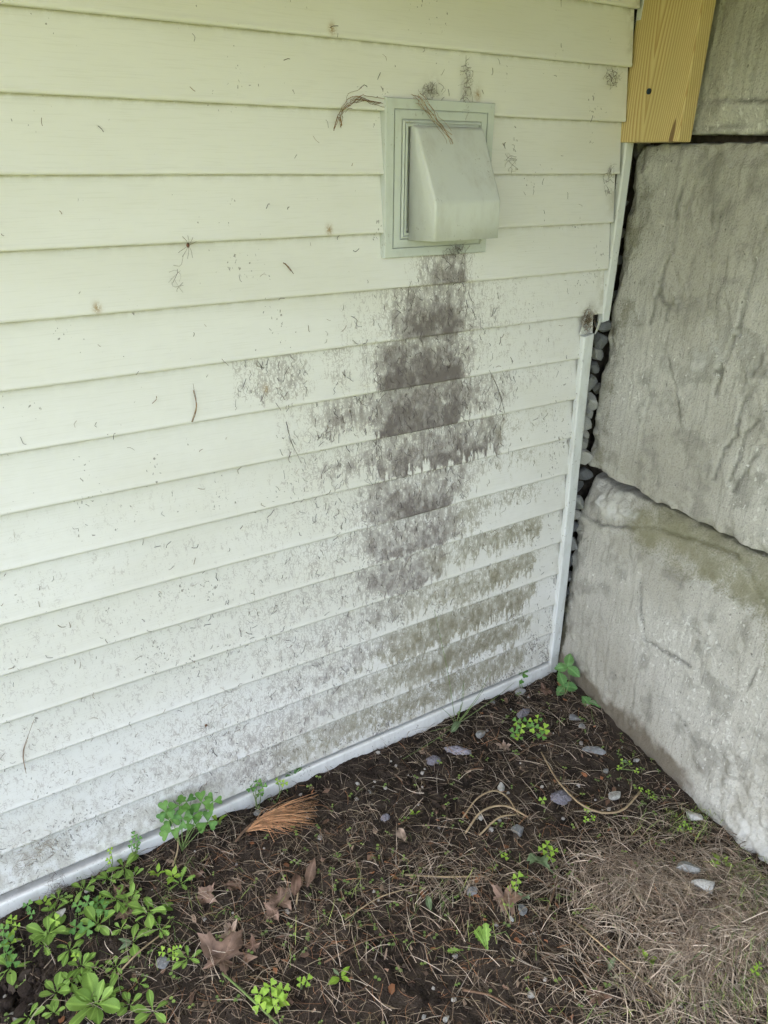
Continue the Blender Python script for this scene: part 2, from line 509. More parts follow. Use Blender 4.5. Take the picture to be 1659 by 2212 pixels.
MAT = dict(
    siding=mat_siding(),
    trim=mat_vinyl('trim_vinyl', (0.66, 0.68, 0.665), 0.9),
    base_trim=mat_vinyl('base_trim_vinyl', (0.75, 0.745, 0.71), 0.9),
    vent=mat_vinyl('vent_plastic', (0.555, 0.59, 0.55), 0.7, (0.25, 0.24, 0.20)),
    hood=mat_vinyl('hood_plastic', (0.60, 0.62, 0.59), 0.7, (0.27, 0.26, 0.22), grain=True),
    concrete=mat_concrete('cast_concrete'),
    wood=mat_wood(),
    screw=mat_plain('coated_screw', (0.03, 0.05, 0.07), 0.4, 0.2, 300, 0.6),
    soil=mat_soil(),
    fibre=mat_col('plant_fibre', 0.75, 0.25, 40, 0.25, 0.15),
    crumb=mat_col('soil_crumb', 0.95, 0.3, 300, 0.1, 0, 0.5),
    sprout=mat_col('sprout_leaf', 0.5, 0.2, 200, 0.35, 0.25),
    spoon=mat_leaf('weed_leaf', (0.165, 0.29, 0.045), (0.27, 0.42, 0.085), 0.35, spots=0.25),
    clover=mat_leaf('clover_leaf', (0.085, 0.215, 0.045), (0.15, 0.30, 0.06), 0.2),
    lime=mat_leaf('sorrel_leaf', (0.25, 0.42, 0.045), (0.32, 0.48, 0.06), 0.15),
    berry=mat_leaf('strawberry_leaf', (0.105, 0.235, 0.07), (0.14, 0.28, 0.085), 0.35),
    wilt=mat_leaf('wilted_leaf', (0.13, 0.19, 0.09), (0.20, 0.26, 0.14), 0.5, 60, 0.7),
    stalk=mat_plain('green_stalk', (0.17, 0.24, 0.075), 0.6, 0.25, 60),
    straw=mat_plain('dry_stalk', (0.36, 0.27, 0.16), 0.75, 0.3, 90),
    twig=mat_plain('brown_twig', (0.17, 0.105, 0.065), 0.8, 0.35, 120),
    brown=mat_leaf('dead_leaf', (0.145, 0.088, 0.062), (0.25, 0.165, 0.12), 0.3, 50, 0.75, 0.08, 0.35, 0.2, 0.6),
    tanleaf=mat_leaf('pale_dead_leaf', (0.34, 0.25, 0.19), (0.42, 0.32, 0.25), 0.3, 50, 0.75, 0.08, 0.3, 0.2, 0.6),
    slate=mat_stone('slate_stone', (0.13, 0.135, 0.14), (0.24, 0.245, 0.25), 70, 0.7),
    granite=mat_stone('granite_stone', (0.22, 0.22, 0.21), (0.42, 0.42, 0.40), 110, 0.85, (0.65, 0.65, 0.62), 0.5),
    white=mat_stone('white_stone', (0.27, 0.26, 0.235), (0.50, 0.49, 0.455), 130, 0.9, (0.7, 0.7, 0.67), 0.5),
    lint=mat_stone('dryer_lint', (0.175, 0.165, 0.19), (0.30, 0.285, 0.32), 140, 1.0, (0.42, 0.40, 0.44), 0.4),
    cone=mat_plain('spider_body', (0.20, 0.11, 0.07), 0.6, 0.3, 300),
    sheath=mat_plain('wall_sheathing', (0.30, 0.26, 0.20), 0.9, 0.2, 30),
    earth=mat_plain('bank_earth', (0.075, 0.062, 0.05), 0.95, 0.4, 60, bump=0.8),
    deck=mat_plain('added_deck_lumber', (0.52, 0.44, 0.22), 0.7, 0.2, 20),
)

# ================================================================== SETTING
# ---- ground: one sheet, fine near the wall, reaching the horizon
def axis(fine0, fine1, step, far0, far1):
    lo = [fine0]; s = step
    while lo[-1] > far0: s *= 1.35; lo.append(lo[-1] - s)
    hi = [fine1]; s = step
    while hi[-1] < far1: s *= 1.35; hi.append(hi[-1] + s)
    return np.array(lo[::-1] + list(np.arange(fine0 + step, fine1 - step / 2, step)) + hi)


def ground_z(x, y):
    x = np.asarray(x, float); y = np.asarray(y, float)
    near = sstep(1.6, 0.6, np.maximum(np.abs(x - 0.6) - 0.6, np.abs(y + 0.45) - 0.5))
    z = (fbm(x * 7, y * 7, 3, 3) - 0.5) * 0.030 + (fbm(x * 45, y * 45, 9, 3) - 0.5) * 0.016
    # clod-rich patches at the lower left
    p = gp(40, 2170)
    cl = np.exp(-((x - p[0]) ** 2 + (y - p[1]) ** 2) / 0.06 ** 2)
    z = z + cl * ((fbm(x * 60, y * 60, 21, 3) - 0.5) * 0.05 - 0.012)
    z = z * near + 0.032
    # hump of matted grass at the right, toe along the concrete
    q = gp(1560, 2080)
    z = z + 0.03 * np.exp(-((x - q[0]) ** 2 + (y - q[1]) ** 2) / 0.16 ** 2)
    return z


gx = axis(-0.35, 1.50, 0.006, -60, 60)
gy = axis(-1.12, 0.06, 0.006, -80, 40)
GX, GY = np.meshgrid(gx, gy, indexing='ij')
GZ = ground_z(GX, GY)
dist = np.hypot(GX - 0.6, GY)
lawn = sstep(1.25, 1.7, -GY + 0.35 * np.maximum(-0.4 - GX, 0) + 0.10 * (fbm(GX * 3, GY * 3, 83, 3) - .5)) 
lawn = np.where(GY > 0.5, 1.0, lawn)
gme = mesh('ground', np.stack([GX, GY, GZ], -1).reshape(-1, 3), grid_faces(len(gx), len(gy)), MAT['soil'], True,
           {'blot': np.stack([fbm(GX * 5, GY * 5, 81, 3), fbm(GX * 45, GY * 45, 82, 3, .6), lawn], -1).reshape(-1, 3)})
tag(obj('ground', gme), 'dark bare soil littered with needles at the foot of the wall', None, None, 'structure')

# ---- house wall: every course of siding is a board of its own
ZL0, EXPO = 1.5146 + 0.085, 0.1016
line_z = lambda k: ZL0 - EXPO * k        # lap line k; course k hangs from line k-1 to line k

# (photo column, density, drip length 0..1) for every stained course, and where lint turns to algae
STAIN = {
    4: [(850, 0, 1), (895, .20, 1), (922, .62, 1), (935, .70, 1), (1000, .72, 1), (1010, .35, 1), (1030, .10, 1), (1060, 0, 1)],
    5: [(700, 0, 1), (760, .16, 1), (823, .30, 1), (850, .62, 1), (880, .85, 1), (978, .9, 1), (1000, .6, 1), (1033, .36, 1), (1080, .24, 1), (1130, .10, 1), (1250, .06, 1)],
    6: [(495, 0, .9), (515, .30, .8), (560, .42, .85), (640, .46, .9), (668, .30, .8), (690, .10, .7), (714, .30, .7), (750, .38, .8), (770, .18, .6), (787, .45, .75), (808, .42, .8), (819, .82, 1), (850, .97, 1.1), (985, .97, 1.1), (1003, .55, 1), (1028, .45, .8), (1050, .24, .7), (1110, .14, .8), (1240, .08, .8)],
    7: [(590, 0, .8), (618, .28, .9), (640, .22, .9), (672, .38, .8), (700, .42, .85), (712, .60, .72), (800, .62, .70), (818, .72, .9), (835, .98, 1.0), (985, 1.0, .98), (1010, .66, .8), (1050, .48, .85), (1090, .42, .8), (1124, .26, .6), (1200, .12, .5), (1235, .10, .5)],
    8: [(560, .08, .8), (640, .16, .9), (690, .42, .75), (760, .50, .75), (800, .55, .85), (822, .80, .88), (900, .86, .85), (1000, .88, .82), (1060, .82, .8), (1080, .62, .9), (1095, .36, .7), (1130, .20, .6), (1220, .12, .5)],
    9: [(520, .10, .8), (600, .22, .8), (690, .28, .8), (760, .32, .8), (790, .52, .9), (810, .80, .95), (880, .84, 1), (960, .80, 1), (985, .55, .9), (1015, .50, .8), (1050, .38, .5), (1150, .28, .45), (1200, .12, .4)],
    10: [(460, .12, .8), (560, .22, .9), (640, .33, .8), (700, .38, .75), (777, .40, .7), (800, .66, .9), (870, .74, .95), (960, .70, .95), (990, .58, .85), (1035, .54, .75), (1060, .42, .5), (1150, .46, .42), (1180, .10, .4)],
    11: [(400, .14, .8), (560, .28, .8), (650, .36, .8), (750, .42, .75), (811, .66, .88), (900, .72, .85), (950, .62, .7), (975, .46, .6), (1014, .56, .58), (1090, .62, .55), (1160, .58, .5), (1178, .15, .3)],
    12: [(330, .16, .9), (500, .28, .8), (640, .36, .85), (720, .42, .8), (800, .52, .75), (900, .58, .6), (946, .52, .7), (1000, .60, .8), (1080, .66, .62), (1150, .64, .55), (1168, .15, .3)],
    13: [(260, .18, .9), (460, .30, .9), (640, .40, .85), (740, .46, .85), (830, .60, .8), (890, .72, .78), (1000, .74, .74), (1120, .72, .62), (1152, .60, .5), (1160, .12, .3)],
    14: [(180, .20, .9), (400, .32, .9), (560, .42, .85), (720, .48, .8), (830, .60, .82), (946, .74, .80), (1040, .74, .66), (1120, .66, .6), (1144, .52, .5), (1152, .15, .3)],
    15: [(60, .20, .9), (300, .30, .9), (500, .42, .9), (640, .50, .85), (800, .60, .8), (960, .62, .74), (1060, .68, .62), (1128, .56, .55), (1140, .15, .4), (1180, .10, .4)],
}
OLIVE = {8: 1090, 9: 1060, 10: 1040, 11: 985, 12: 860, 13: 800, 14: 760, 15: 640}
TAN = [wp(205, 662), wp(708, 65), wp(703, 495), wp(1023, 207), wp(570, 838)]
END_X = {0: 1.372, 1: 1.375, 2: 1.378, 3: 1.380, 4: 1.384, 5: 1.388, 6: 1.368, 7: 1.352, 8: 1.345, 9: 1.350, 10: 1.352, 11: 1.357, 12: 1.361, 13: 1.364, 14: 1.367, 15: 1.369}

wall = empty('siding_wall', (0, 0, 0))
tag(wall, 'pale vinyl clapboard house wall streaked with grey lint', 'wall')


def plank(k):
    zt, zb = line_z(k - 1), line_z(k)
    x1 = END_X.get(k, 1.372)
    xs = np.concatenate([[-3.0, -1.6, -0.9, -0.5], np.arange(-0.22, x1 - 0.002, 0.0032), [x1]])
    # profile of the course: underside, rounded butt, face, tucked top
    prof = [(-0.0005, zb + 0.0025), (-0.0085, zb + 0.0005), (-0.0150, zb + 0.0006), (-0.0165, zb + 0.0028), (-0.0163, zb + 0.0060)]
    for t in np.linspace(0.09, 1.0, 26):
        prof.append((-0.0163 + 0.0138 * t, zb + EXPO * t))
    prof.append((-0.0022, zt + 0.006))
    prof = np.array(prof)
    X = np.repeat(xs[:, None], len(prof), 1)
    Z = np.repeat(prof[None, :, 1], len(xs), 0)
    Y = np.repeat(prof[None, :, 0], len(xs), 0)
    wob = (fbm(X * 2.2 + k * 13, np.zeros_like(X) + k * 3.3, 40, 2) - 0.5)
    Y = Y + wob * 0.0030
    Z = Z + (fbm(X * 1.7 + k * 7, np.zeros_like(X) + k, 41, 2) - 0.5) * 0.0026
    Tt = np.clip((zt - Z) / EXPO, 0, 1)            # 0 under the lap, 1 at the butt
    lint = np.zeros_like(X); olive = np.zeros_like(X)
    if k in STAIN:
        tb = STAIN[k]
        zc = 0.5 * (zt + zb)
        kx = [wx(a, zc) for a, _, _ in tb]
        den = np.interp(X, kx, [b * (1.0 if k >= 11 and a > 860 else 1.0) for a, b, _ in tb])
        cut = np.interp(X, kx, [c * (1.15 if k >= 11 and a > 860 else 1.0) for a, _, c in tb])
        drip = 0.30 * np.abs(2 * vnoise(X * 110 + 31 * k, Tt * 1.2 + 10 * k, 50) - 1) ** 1.5 + 0.34 * (vnoise(X * 330, Tt * 4.0 + 10 * k, 51) - 0.5) + 0.45 * (fbm(X * 16 + 7 * k, Tt * 0.8 + 10 * k, 52, 3) - .5) - 0.06
        den = den * (0.84 + 0.42 * fbm(X * 42, Z * 30, 53, 3))
        cutf = 0.16 + 0.84 * sstep(-0.06, 0.06, cut + drip * sstep(1.0, 0.85, cut) + 0.06 * (cut >= .97) - Tt)
        col_ = sstep(0.6, 0.85, den) * (1 - sstep(10, 12, np.full_like(X, k)))
        low = (0.70 + 0.38 * np.clip(Tt * 1.1, 0, 1) ** 1.2) * col_ + (1 - col_) * (0.78 + 0.30 * np.sin(np.clip(Tt / np.maximum(cut, .3), 0, 1) * math.pi * 0.8))
        lint = np.where(den > 0, den * cutf * low, 0)
        if k in OLIVE:
            ox = wx(OLIVE[k], zc)
            olive = sstep(-0.12, 0.12, X - ox + (fbm(X * 12, Z * 20, 55, 2) - 0.5) * 0.25)
    Y = Y - 0.0022 * sstep(0.35, 0.9, lint) * fbm(X * 70, Z * 70, 59, 3)
    tan = np.zeros_like(X)
    for p in TAN:
        tan += np.exp(-(((X - p[0]) / 0.006) ** 2 + ((Z - p[2]) / 0.008) ** 2))
    down = np.clip((1.5 - Z) / 1.45, 0, 1)
    speck = 0.10 + 0.75 * down ** 1.3 + 0.25 * sstep(0.3, 1.0, X) + 0.6 * np.exp(-((Z - 0.12) / 0.13) ** 2)
    film_shade = 0.62 * np.exp(-((Z - 0.07) / 0.12) ** 2) + 0.55 * np.exp(-Tt / 0.045) + 0.10 * down  # lap term paints shade as well as dust under each lap
    film_shade = film_shade + 0.8 * np.exp(-((X - x1) / 0.02) ** 2) * sstep(0.3, 0.7, fbm(Z * 14, X * 8, 57, 2))
    film_shade = np.clip(film_shade, 0, 1)
    for p, r, a in ((wp(75, 1835), 0.05, 0.7), (wp(1010, 195), 0.02, 0.5), (wp(930, 190), 0.02, 0.6), (wp(1265, 680), 0.03, 1.0)):
        film_shade = np.maximum(film_shade, a * np.exp(-((X - p[0]) ** 2 + (Z - p[2]) ** 2) / r ** 2))
    blot = np.stack([fbm(X * 3, Z * 9, 91, 3), fbm(X * 90, Z * 70, 92, 2, .6), fbm(X * 17, Z * 17, 93, 3)], -1).reshape(-1, 3)
    warp = np.stack([fbm(X * 60, Z * 60, 94 + 3 * i, 2) for i in range(3)], -1).reshape(-1, 3)
    fl = lambda a: a.reshape(-1)
    me = mesh('siding_plank', np.stack([X, Y, Z], -1).reshape(-1, 3), grid_faces(len(xs), len(prof)), MAT['siding'], True,
              {'lint': fl(lint), 'olive': fl(olive), 'tan': fl(np.clip(tan, 0, 1)), 'speck': fl(speck), 'film_shade': fl(film_shade), 'blot': blot, 'warp': warp})
    return obj('siding_plank', me, wall)


for k in range(-1, 16):
    plank(k)
# the wall goes on above the frame
uv = []; uf = []
for j in range(2, 36):
    zb = line_z(-j); n0 = len(uv)
    for x in (-5.0, 1.372):
        uv += [(x, -0.0005, zb + 0.002), (x, -0.0125, zb), (x, -0.0128, zb + 0.006), (x, -0.0025, zb + EXPO + 0.004)]
    for q in range(3): uf.append((n0 + q, n0 + 4 + q, n0 + 5 + q, n0 + 1 + q))
uo = obj('upper_siding', mesh('upper_siding', uv, uf, MAT['trim']), wall); uo['kind'] = 'stuff'
lv = []; lf = []
for j in range(-1, 16):
    zb = line_z(j); n0 = len(lv)
    for x in (-5.0, -2.98):
        lv += [(x, -0.0005, zb + 0.002), (x, -0.0125, zb), (x, -0.0128, zb + 0.006), (x, -0.0025, zb + EXPO + 0.004)]
    for q in range(3): lf.append((n0 + q, n0 + 4 + q, n0 + 5 + q, n0 + 1 + q))
so = obj('far_siding', mesh('far_siding', lv, lf, MAT['trim']), wall); so['kind'] = 'stuff'
obj('sheathing', mesh('sheathing', box_verts(-5.0, 1.355, 0.006, 0.12, 0.0, 5.1), BOXF, MAT['sheath']), wall)
# base trim below the last course: rounded nose strip with a dark slot above it on the left
nx = np.concatenate([[-5, -2, -0.6], np.arange(-0.3, 1.39, 0.02), [1.392]])
slot = 0.002 + 0.010 * sstep(0.62, 0.0, nx)
prof = [(0.004, 0.0560), (-0.0130, 0.0575), (-0.0180, 0.0568), (-0.0200, 0.0545), (-0.0206, 0.050), (-0.0206, 0.004), (-0.019, -0.03)]
bv = np.array([[(x, y + (fbm(x * 3, 0, 61, 2) - .5) * 0.002, z + (0.012 - s) * (1 if z > 0.03 else 0) + (fbm(x * 2, 3, 62, 2) - .5) * 0.003) for y, z in prof] for x, s in zip(nx, slot)])
obj('base_trim', mesh('base_trim', bv.reshape(-1, 3), grid_faces(len(nx), len(prof))[:, ::-1], MAT['base_trim']), wall)


# side trim: a loose corner strip in two pieces
def strip(name, x0b, x0t, w, zb, zt, y0, depth, mat, twist=0.0):
    """rounded channel, slightly leaning"""
    prof = [(0.0, 0.0), (0.0, -depth * 0.8), (w * 0.10, -depth), (w * 0.85, -depth), (w, -depth * 0.85), (w, 0.0)]
    zs = np.linspace(zb, zt, 14)
    V = []
    for z in zs:
        t = (z - zb) / (zt - zb)
        xo = x0b + (x0t - x0b) * t + 0.002 * math.sin(t * 5)
        for a, b in prof: V.append((xo + a, y0 + b + twist * t, z + a * 0.15))
    F = [tuple(f) for f in grid_faces(len(zs), len(prof))]
    F.append(tuple((len(zs) - 1) * len(prof) + i for i in range(len(prof)))); F.append(tuple(range(len(prof)))[::-1])
    return mesh(name, V, F, mat)


o = obj('trim_strip', strip('trim_strip', 1.386, 1.383, 0.026, 1.072, 1.80, -0.002, 0.016, MAT['trim']), wall)
o['label'] = 'upper piece of white corner trim running up behind the lumber board'
o = obj('trim_strip', strip('trim_strip', 1.362, 1.326, 0.033, 0.036, 1.045, -0.008, 0.014, MAT['trim'], -0.004), wall)
o['label'] = 'lower piece of white corner trim, loose and leaning'

# ---- concrete blocks
def block(name, zb, zt, xb, xt, sb, st, u0, u1, seed, topband=0.0, soil=0.0, label='', cracks=()):
    """cast block: front face at x = x0(v) - slope(v)*u, u runs from the house corner towards the viewer"""
    H = zt - zb
    D = 0.10
    ss = np.concatenate([np.linspace(-0.45, -0.12, 5), np.arange(-0.10, 0.95, 0.0042), np.linspace(0.97, u1 - u0, 12)])
    tt = np.concatenate([np.linspace(-0.45, -0.12, 5), np.arange(-0.10, H + 0.10, 0.0042), np.linspace(H + 0.12, H + 0.45, 5)])
    S, T = np.meshgrid(ss, tt, indexing='ij')
    r = 0.0045
    soft = lambda a: 0.5 * (a + np.sqrt(a * a + r * r)) - 0.0
    # edges wander: chipped arrises
    eL = (fbm(T * 9, S * 0 + seed, seed, 4) - 0.5) * 0.012 + (fbm(T * 60, S * 0 + seed, seed + 2, 2) - .5) * .006
    eT = (fbm(S * 8, T * 0 + seed, seed + 5, 4) - 0.5) * 0.011 + (fbm(S * 60, T * 0 + seed, seed + 6, 2) - .5) * .006
    eB = (fbm(S * 8, T * 0 + seed, seed + 9, 4) - 0.5) * 0.011 + (fbm(S * 60, T * 0 + seed, seed + 8, 2) - .5) * .006
    u = soft(S - eL) + eL
    v = T.copy()
    v = np.where(T > H / 2, (H + eT) - soft(H + eT - T), soft(T - eB) + eB)
    dep = soft(-(S - eL)) + soft(T - H - eT) + soft(-(T - eB))
    dep = dep - 0.0
    f = np.clip(v / H, 0, 1)
    x0 = xb + (xt - xb) * f; sl = sb + (st - sb) * f
    uu = u + u0
    front = sstep(0.02, 0.0, dep)
    n1 = (fbm(uu * 5, v * 5, seed + 11, 4) - 0.5) * 0.005
    n2 = (fbm(uu * 26, v * 26, seed + 13, 4, 0.65) - 0.5) * 0.0055
    gr = (vnoise(uu * 130 + v * 14, v * 3.2, seed + 17) - 0.5) * 0.0018 * sstep(0.35, 0.6, fbm(uu * 4, v * 3, seed + 19, 2))
    # spalled flakes with steps
    fl = sstep(0.60, 0.625, fbm(uu * 7.5 + v * 2.2, v * 3.6, seed + 23, 4, 0.62)) * 0.0030
    edge = sstep(0.05, 0.0, np.minimum(np.minimum(np.abs(S), np.abs(T)), np.abs(H - T)))
    chip = edge * np.maximum(0, fbm(uu * 20, v * 20, seed + 29, 3, 0.6) - 0.42) * 0.04
    off = n1 + n2 + gr + fl + chip
    X = x0 - sl * uu + dep + off
    if topband:
        bl = H - topband + (fbm(uu * 6, 0 * v, seed + 31, 3) - 0.5) * 0.05
        X = X + np.clip((v - bl) / topband, 0, 1) * 0.034 + sstep(-0.006, 0.006, v - bl) * 0.006
        # rounded broken lump at the corner
        lump = np.exp(-(((uu - 0.10) / 0.075) ** 2 + ((v - H + 0.045) / 0.045) ** 2))
        X = X - lump * (0.016 + 0.055 * (fbm(uu * 34, v * 34, seed + 33, 4, .65) - .3))
    if soil:
        g0 = v - 0.195
        bul = sstep(0.16, 0.0, g0) * 0.012 * fbm(uu * 12, v * 10, seed + 35, 3)
        X = X - bul
        rough = sstep(0.45, 0.75, uu) * sstep(0.35, 0.05, g0)
        X = X + rough * (fbm(uu * 34, v * 34, seed + 37, 4, 0.65) - 0.5) * 0.045
    # cracks and form-board ridges traced on the real face
    crk = np.zeros_like(X)
    wu = uu + (fbm(uu * 40, v * 40, seed + 43, 3) - .5) * .012; wz = zb + v + (fbm(uu * 40, v * 40, seed + 45, 3) - .5) * .012
    for poly, depth in cracks:
        q = []
        for px, py in poly:
            d = ray(px, py); xm = 0.5 * (xb + xt); sm = 0.5 * (sb + st)
            for _ in range(3):
                t = (xm + sm * CAM[1] - CAM[0]) / (d[0] - sm * d[1]); zz = CAM[2] + t * d[2]; f_ = min(1, max(0, (zz - zb) / H)); xm = xb + (xt - xb) * f_; sm = sb + (st - sb) * f_
            q.append((-(CAM[1] + t * d[1]), zz))
        for (a0, b0), (a1, b1) in zip(q[:-1], q[1:]):
            L2 = (a1 - a0) ** 2 + (b1 - b0) ** 2 + 1e-9
            k = np.clip(((wu - a0) * (a1 - a0) + (wz - b0) * (b1 - b0)) / L2, 0, 1)
            dd = np.hypot(wu - a0 - k * (a1 - a0), wz - b0 - k * (b1 - b0))
            crk = np.maximum(crk, np.exp(-(dd / 0.0036) ** 2) * min(1, abs(depth) * 1.2))
            sgn = np.sign((wu - a0) * (b1 - b0) - (wz - b0) * (a1 - a0))
            X = X + depth * 0.004 * np.exp(-(dd / 0.006) ** 2) - depth * 0.0035 * np.exp(-(dd / 0.022) ** 2) * (sgn > 0)
    crk = crk * (0.35 + 0.65 * sstep(.35, .6, fbm(uu * 18, v * 18, seed + 47, 2))) * front
    Y = -uu
    Z = zb + v
    moss = np.zeros_like(X); soilA = np.zeros_like(X); pale = np.zeros_like(X)
    if topband:
        bl = H - topband
        moss = sstep(bl - 0.05, bl + 0.05, v) * (0.25 + 0.75 * sstep(0.10, 0.25, uu)) * 0.85
        moss = np.maximum(moss, 0.65 * sstep(0.50, 0.62, uu) * sstep(bl - 0.25, bl + 0.02, v))
        pale = 0.8 * np.exp(-(((uu - 0.10) / 0.07) ** 2 + ((v - H + 0.045) / 0.04) ** 2))
    else:
        moss = 0.30 * sstep(0.16, 0.02, u) + 0.12
        pale = 0.55 * np.exp(-(((uu - 0.05) / 0.06) ** 2 + ((v - H + 0.05) / 0.05) ** 2)) + 0.35 * np.exp(-(((uu - 0.28) / 0.16) ** 2 + ((v - H * .5) / 0.10) ** 2))
    if soil:
        soilA = np.maximum(sstep(0.115, 0.0, g0) * 1.0, 0.75 * sstep(0.06, 0.0, u) * sstep(0.30, 0.0, g0)) * (1 - 0.75 * sstep(0.45, 0.62, uu))
        pale = np.maximum(pale, 0.75 * sstep(0.55, 0.72, uu) * sstep(0.22, 0.02, g0))
        moss = np.maximum(moss, 0.75 * sstep(0.06, 0.0, u) * sstep(0.40, 0.10, g0))
    soilA = np.maximum(soilA, 0.6 * sstep(0.035, 0.0, u) * (0.4 + fbm(v * 10, u * 5, seed + 41, 2)) * 0.6)
    blot = np.stack([fbm(uu * 4, v * 4, seed + 51, 4), fbm(uu * 22, v * 22, seed + 55, 4, .6), fbm(uu * 6, v * 6, seed + 57, 2)], -1).reshape(-1, 3)
    warp = np.stack([fbm(uu * 12, v * 12, seed + 60 + 4 * i, 4, .6) for i in range(3)], -1).reshape(-1, 3)
    fl = lambda a: np.ascontiguousarray(a).reshape(-1)
    me = mesh(name, np.stack([X, Y, Z], -1).reshape(-1, 3), grid_faces(len(ss), len(tt)), MAT['concrete'], True,
              {'moss': fl(moss), 'soil': fl(soilA), 'pale': fl(pale), 'crack': fl(crk), 'blot': blot, 'warp': warp})
    o = obj(name, me)
    return tag(o, label, 'concrete block', 'stacked concrete blocks of the retaining wall')


block('concrete_block', -0.16, 0.652, 1.396, 1.425, 0.130, 0.055, -0.005, 2.2, 100, 0.115, 1.0,
      'lowest grey concrete block, mossy along its top edge and muddy at the ground',
      [([(1384, 1249), (1387, 1340), (1394, 1382), (1443, 1410), (1492, 1441)], .8), ([(1254, 1110), (1307, 1134), (1394, 1145), (1464, 1166), (1569, 1207), (1596, 1228), (1659, 1330)], .9),
       ([(1405, 1100), (1407, 1140)], .8), ([(1390, 1090), (1425, 1122)], .8), ([(1500, 1360), (1530, 1400), (1522, 1420)], .6), ([(1545, 1370), (1552, 1400)], .6), ([(1460, 1180), (1430, 1290), (1420, 1340)], .3),
       ([(1490, 1170), (1470, 1270)], .3), ([(1615, 1480), (1640, 1440)], .6), ([(1420, 1500), (1480, 1560), (1520, 1640)], .4)])
block('concrete_block', 0.683, 1.455, 1.424, 1.447, 0.083, 0.085, -0.005, 2.2, 200, 0.0, 0.0,
      'middle grey concrete block with slanted cracks, directly under the lumber board',
      [([(1602, 673), (1596, 717), (1583, 730), (1558, 793), (1545, 856)], .9), ([(1656, 746), (1634, 787), (1623, 812)], .9), ([(1659, 780), (1609, 863), (1596, 913), (1590, 942), (1571, 970), (1542, 1037)], .9),
       ([(1447, 777), (1457, 818), (1466, 875), (1473, 907)], -.6), ([(1428, 771), (1412, 841), (1393, 898), (1378, 999)], .5), ([(1647, 961), (1609, 1021), (1583, 1065)], .8),
       ([(1486, 337), (1461, 452), (1451, 540), (1435, 580), (1425, 630), (1406, 700)], .8), ([(1518, 352), (1488, 427), (1470, 500)], .5), ([(1495, 549), (1482, 597), (1485, 644)], .4), ([(1575, 420), (1550, 480), (1530, 560)], .5),
       ([(1630, 560), (1615, 640), (1600, 680)], .6), ([(1556, 800), (1545, 802), (1556, 812)], .9), ([(1640, 905), (1610, 935), (1600, 990), (1575, 1040)], .8), ([(1425, 640), (1445, 660), (1440, 690)], .7), ([(1659, 470), (1640, 540), (1620, 570)], .5),
       ([(1395, 380), (1380, 470), (1370, 560)], .35)])
block('concrete_block', 1.472, 1.985, 1.449, 1.455, 0.083, 0.085, -0.02, 2.2, 300, 0.0, 0.0,
      'topmost concrete block at the upper right, beside the lumber board',
      [([(1511, 222), (1564, 216), (1614, 217), (1659, 214)], .9), ([(1560, 20), (1545, 120), (1530, 200)], .5), ([(1600, 30), (1590, 130), (1575, 205)], .5), ([(1640, 60), (1625, 160), (1620, 210)], .4), ([(1520, 275), (1600, 270), (1659, 268)], .5)])
# the bank behind the blocks and behind the gap
ev = np.array(box_verts(1.50, 4.0, -3.0, 0.55, -0.1, 1.95))
tag(obj('earth_bank', mesh('earth_bank', ev, BOXF, MAT['earth'])), 'earth bank held back by the concrete blocks', None, None, 'structure')
bx = np.linspace(1.33, 1.60, 24); bz = np.linspace(-0.05, 5.1, 260)
BX, BZ = np.meshgrid(bx, bz, indexing='ij')
BY = 0.055 + (fbm(BX * 40, BZ * 40, 71, 3) - 0.5) * 0.05
tag(obj('backfill_earth', mesh('backfill_earth', np.stack([BX, BY, BZ], -1).reshape(-1, 3), grid_faces(24, 260), MAT['earth'], True)),
    'dark backfill behind the gap at the corner', None, None, 'structure')

# ---- new lumber board standing over the corner, flat on the concrete
board = empty('lumber_board', (1.40, -0.08, 1.60))
tag(board, 'yellow treated lumber board fixed upright over the corner gap', 'board')
bme = bevel_box('board', -0.020, 0.020, -0.079, 0.079, -0.141, 0.75, MAT['wood'], 0.0025, 2)
bo = obj('board', bme, board)
bo.rotation_euler = (R(0), R(1.2), 0)
# hex-recess screw
sv = bmesh.new()
bmesh.ops.create_circle(sv, cap_ends=True, segments=16, radius=0.0056)
ex = bmesh.ops.extrude_face_region(sv, geom=sv.faces[:])
bmesh.ops.translate(sv, verts=[v for v in ex['geom'] if isinstance(v, bmesh.types.BMVert)], vec=(0, 0, 0.0022))
top = max(sv.faces, key=lambda f: f.calc_center_median().z)
ins = bmesh.ops.inset_region(sv, faces=[top], thickness=0.0022)
bmesh.ops.translate(sv, verts=top.verts[:], vec=(0, 0, -0.0014))
sme = bpy.data.meshes.new('screw'); sv.to_mesh(sme); sv.free(); sme.materials.append(MAT['screw'])
obj('screw', sme, board, (-0.0215, 0.014, -0.047), (0, R(-90), 0))

# ---- deck overhead, added out of the frame to shade and tint the upper wall
deck = empty('added_deck', (0, 0, 2.04))
tag(deck, 'added wooden deck out of view that shades the upper wall', 'deck')
dm = mesh('added_deck_board', box_verts(-0.65, 4.2, -0.07, 0.07, -0.018, 0.018), BOXF, MAT['deck'])
for i in range(11):
    obj('added_deck_board', dm, deck, (0, -0.10 - 0.146 * i, 0.0))
jm = mesh('added_deck_joist', box_verts(-0.019, 0.019, -1.60, -0.03, -0.14, 0.0), BOXF, MAT['deck'])
for i in range(4):
    obj('added_deck_joist', jm, deck, (-0.6 + i * 0.55, 0, -0.02))

# ================================================================== THE VENT
ZV = 0.085
vent = empty('vent_hood', (0.888, 0, 1.30 + ZV))
tag(vent, 'pale green plastic dryer vent hood on the clapboard wall', 'vent')


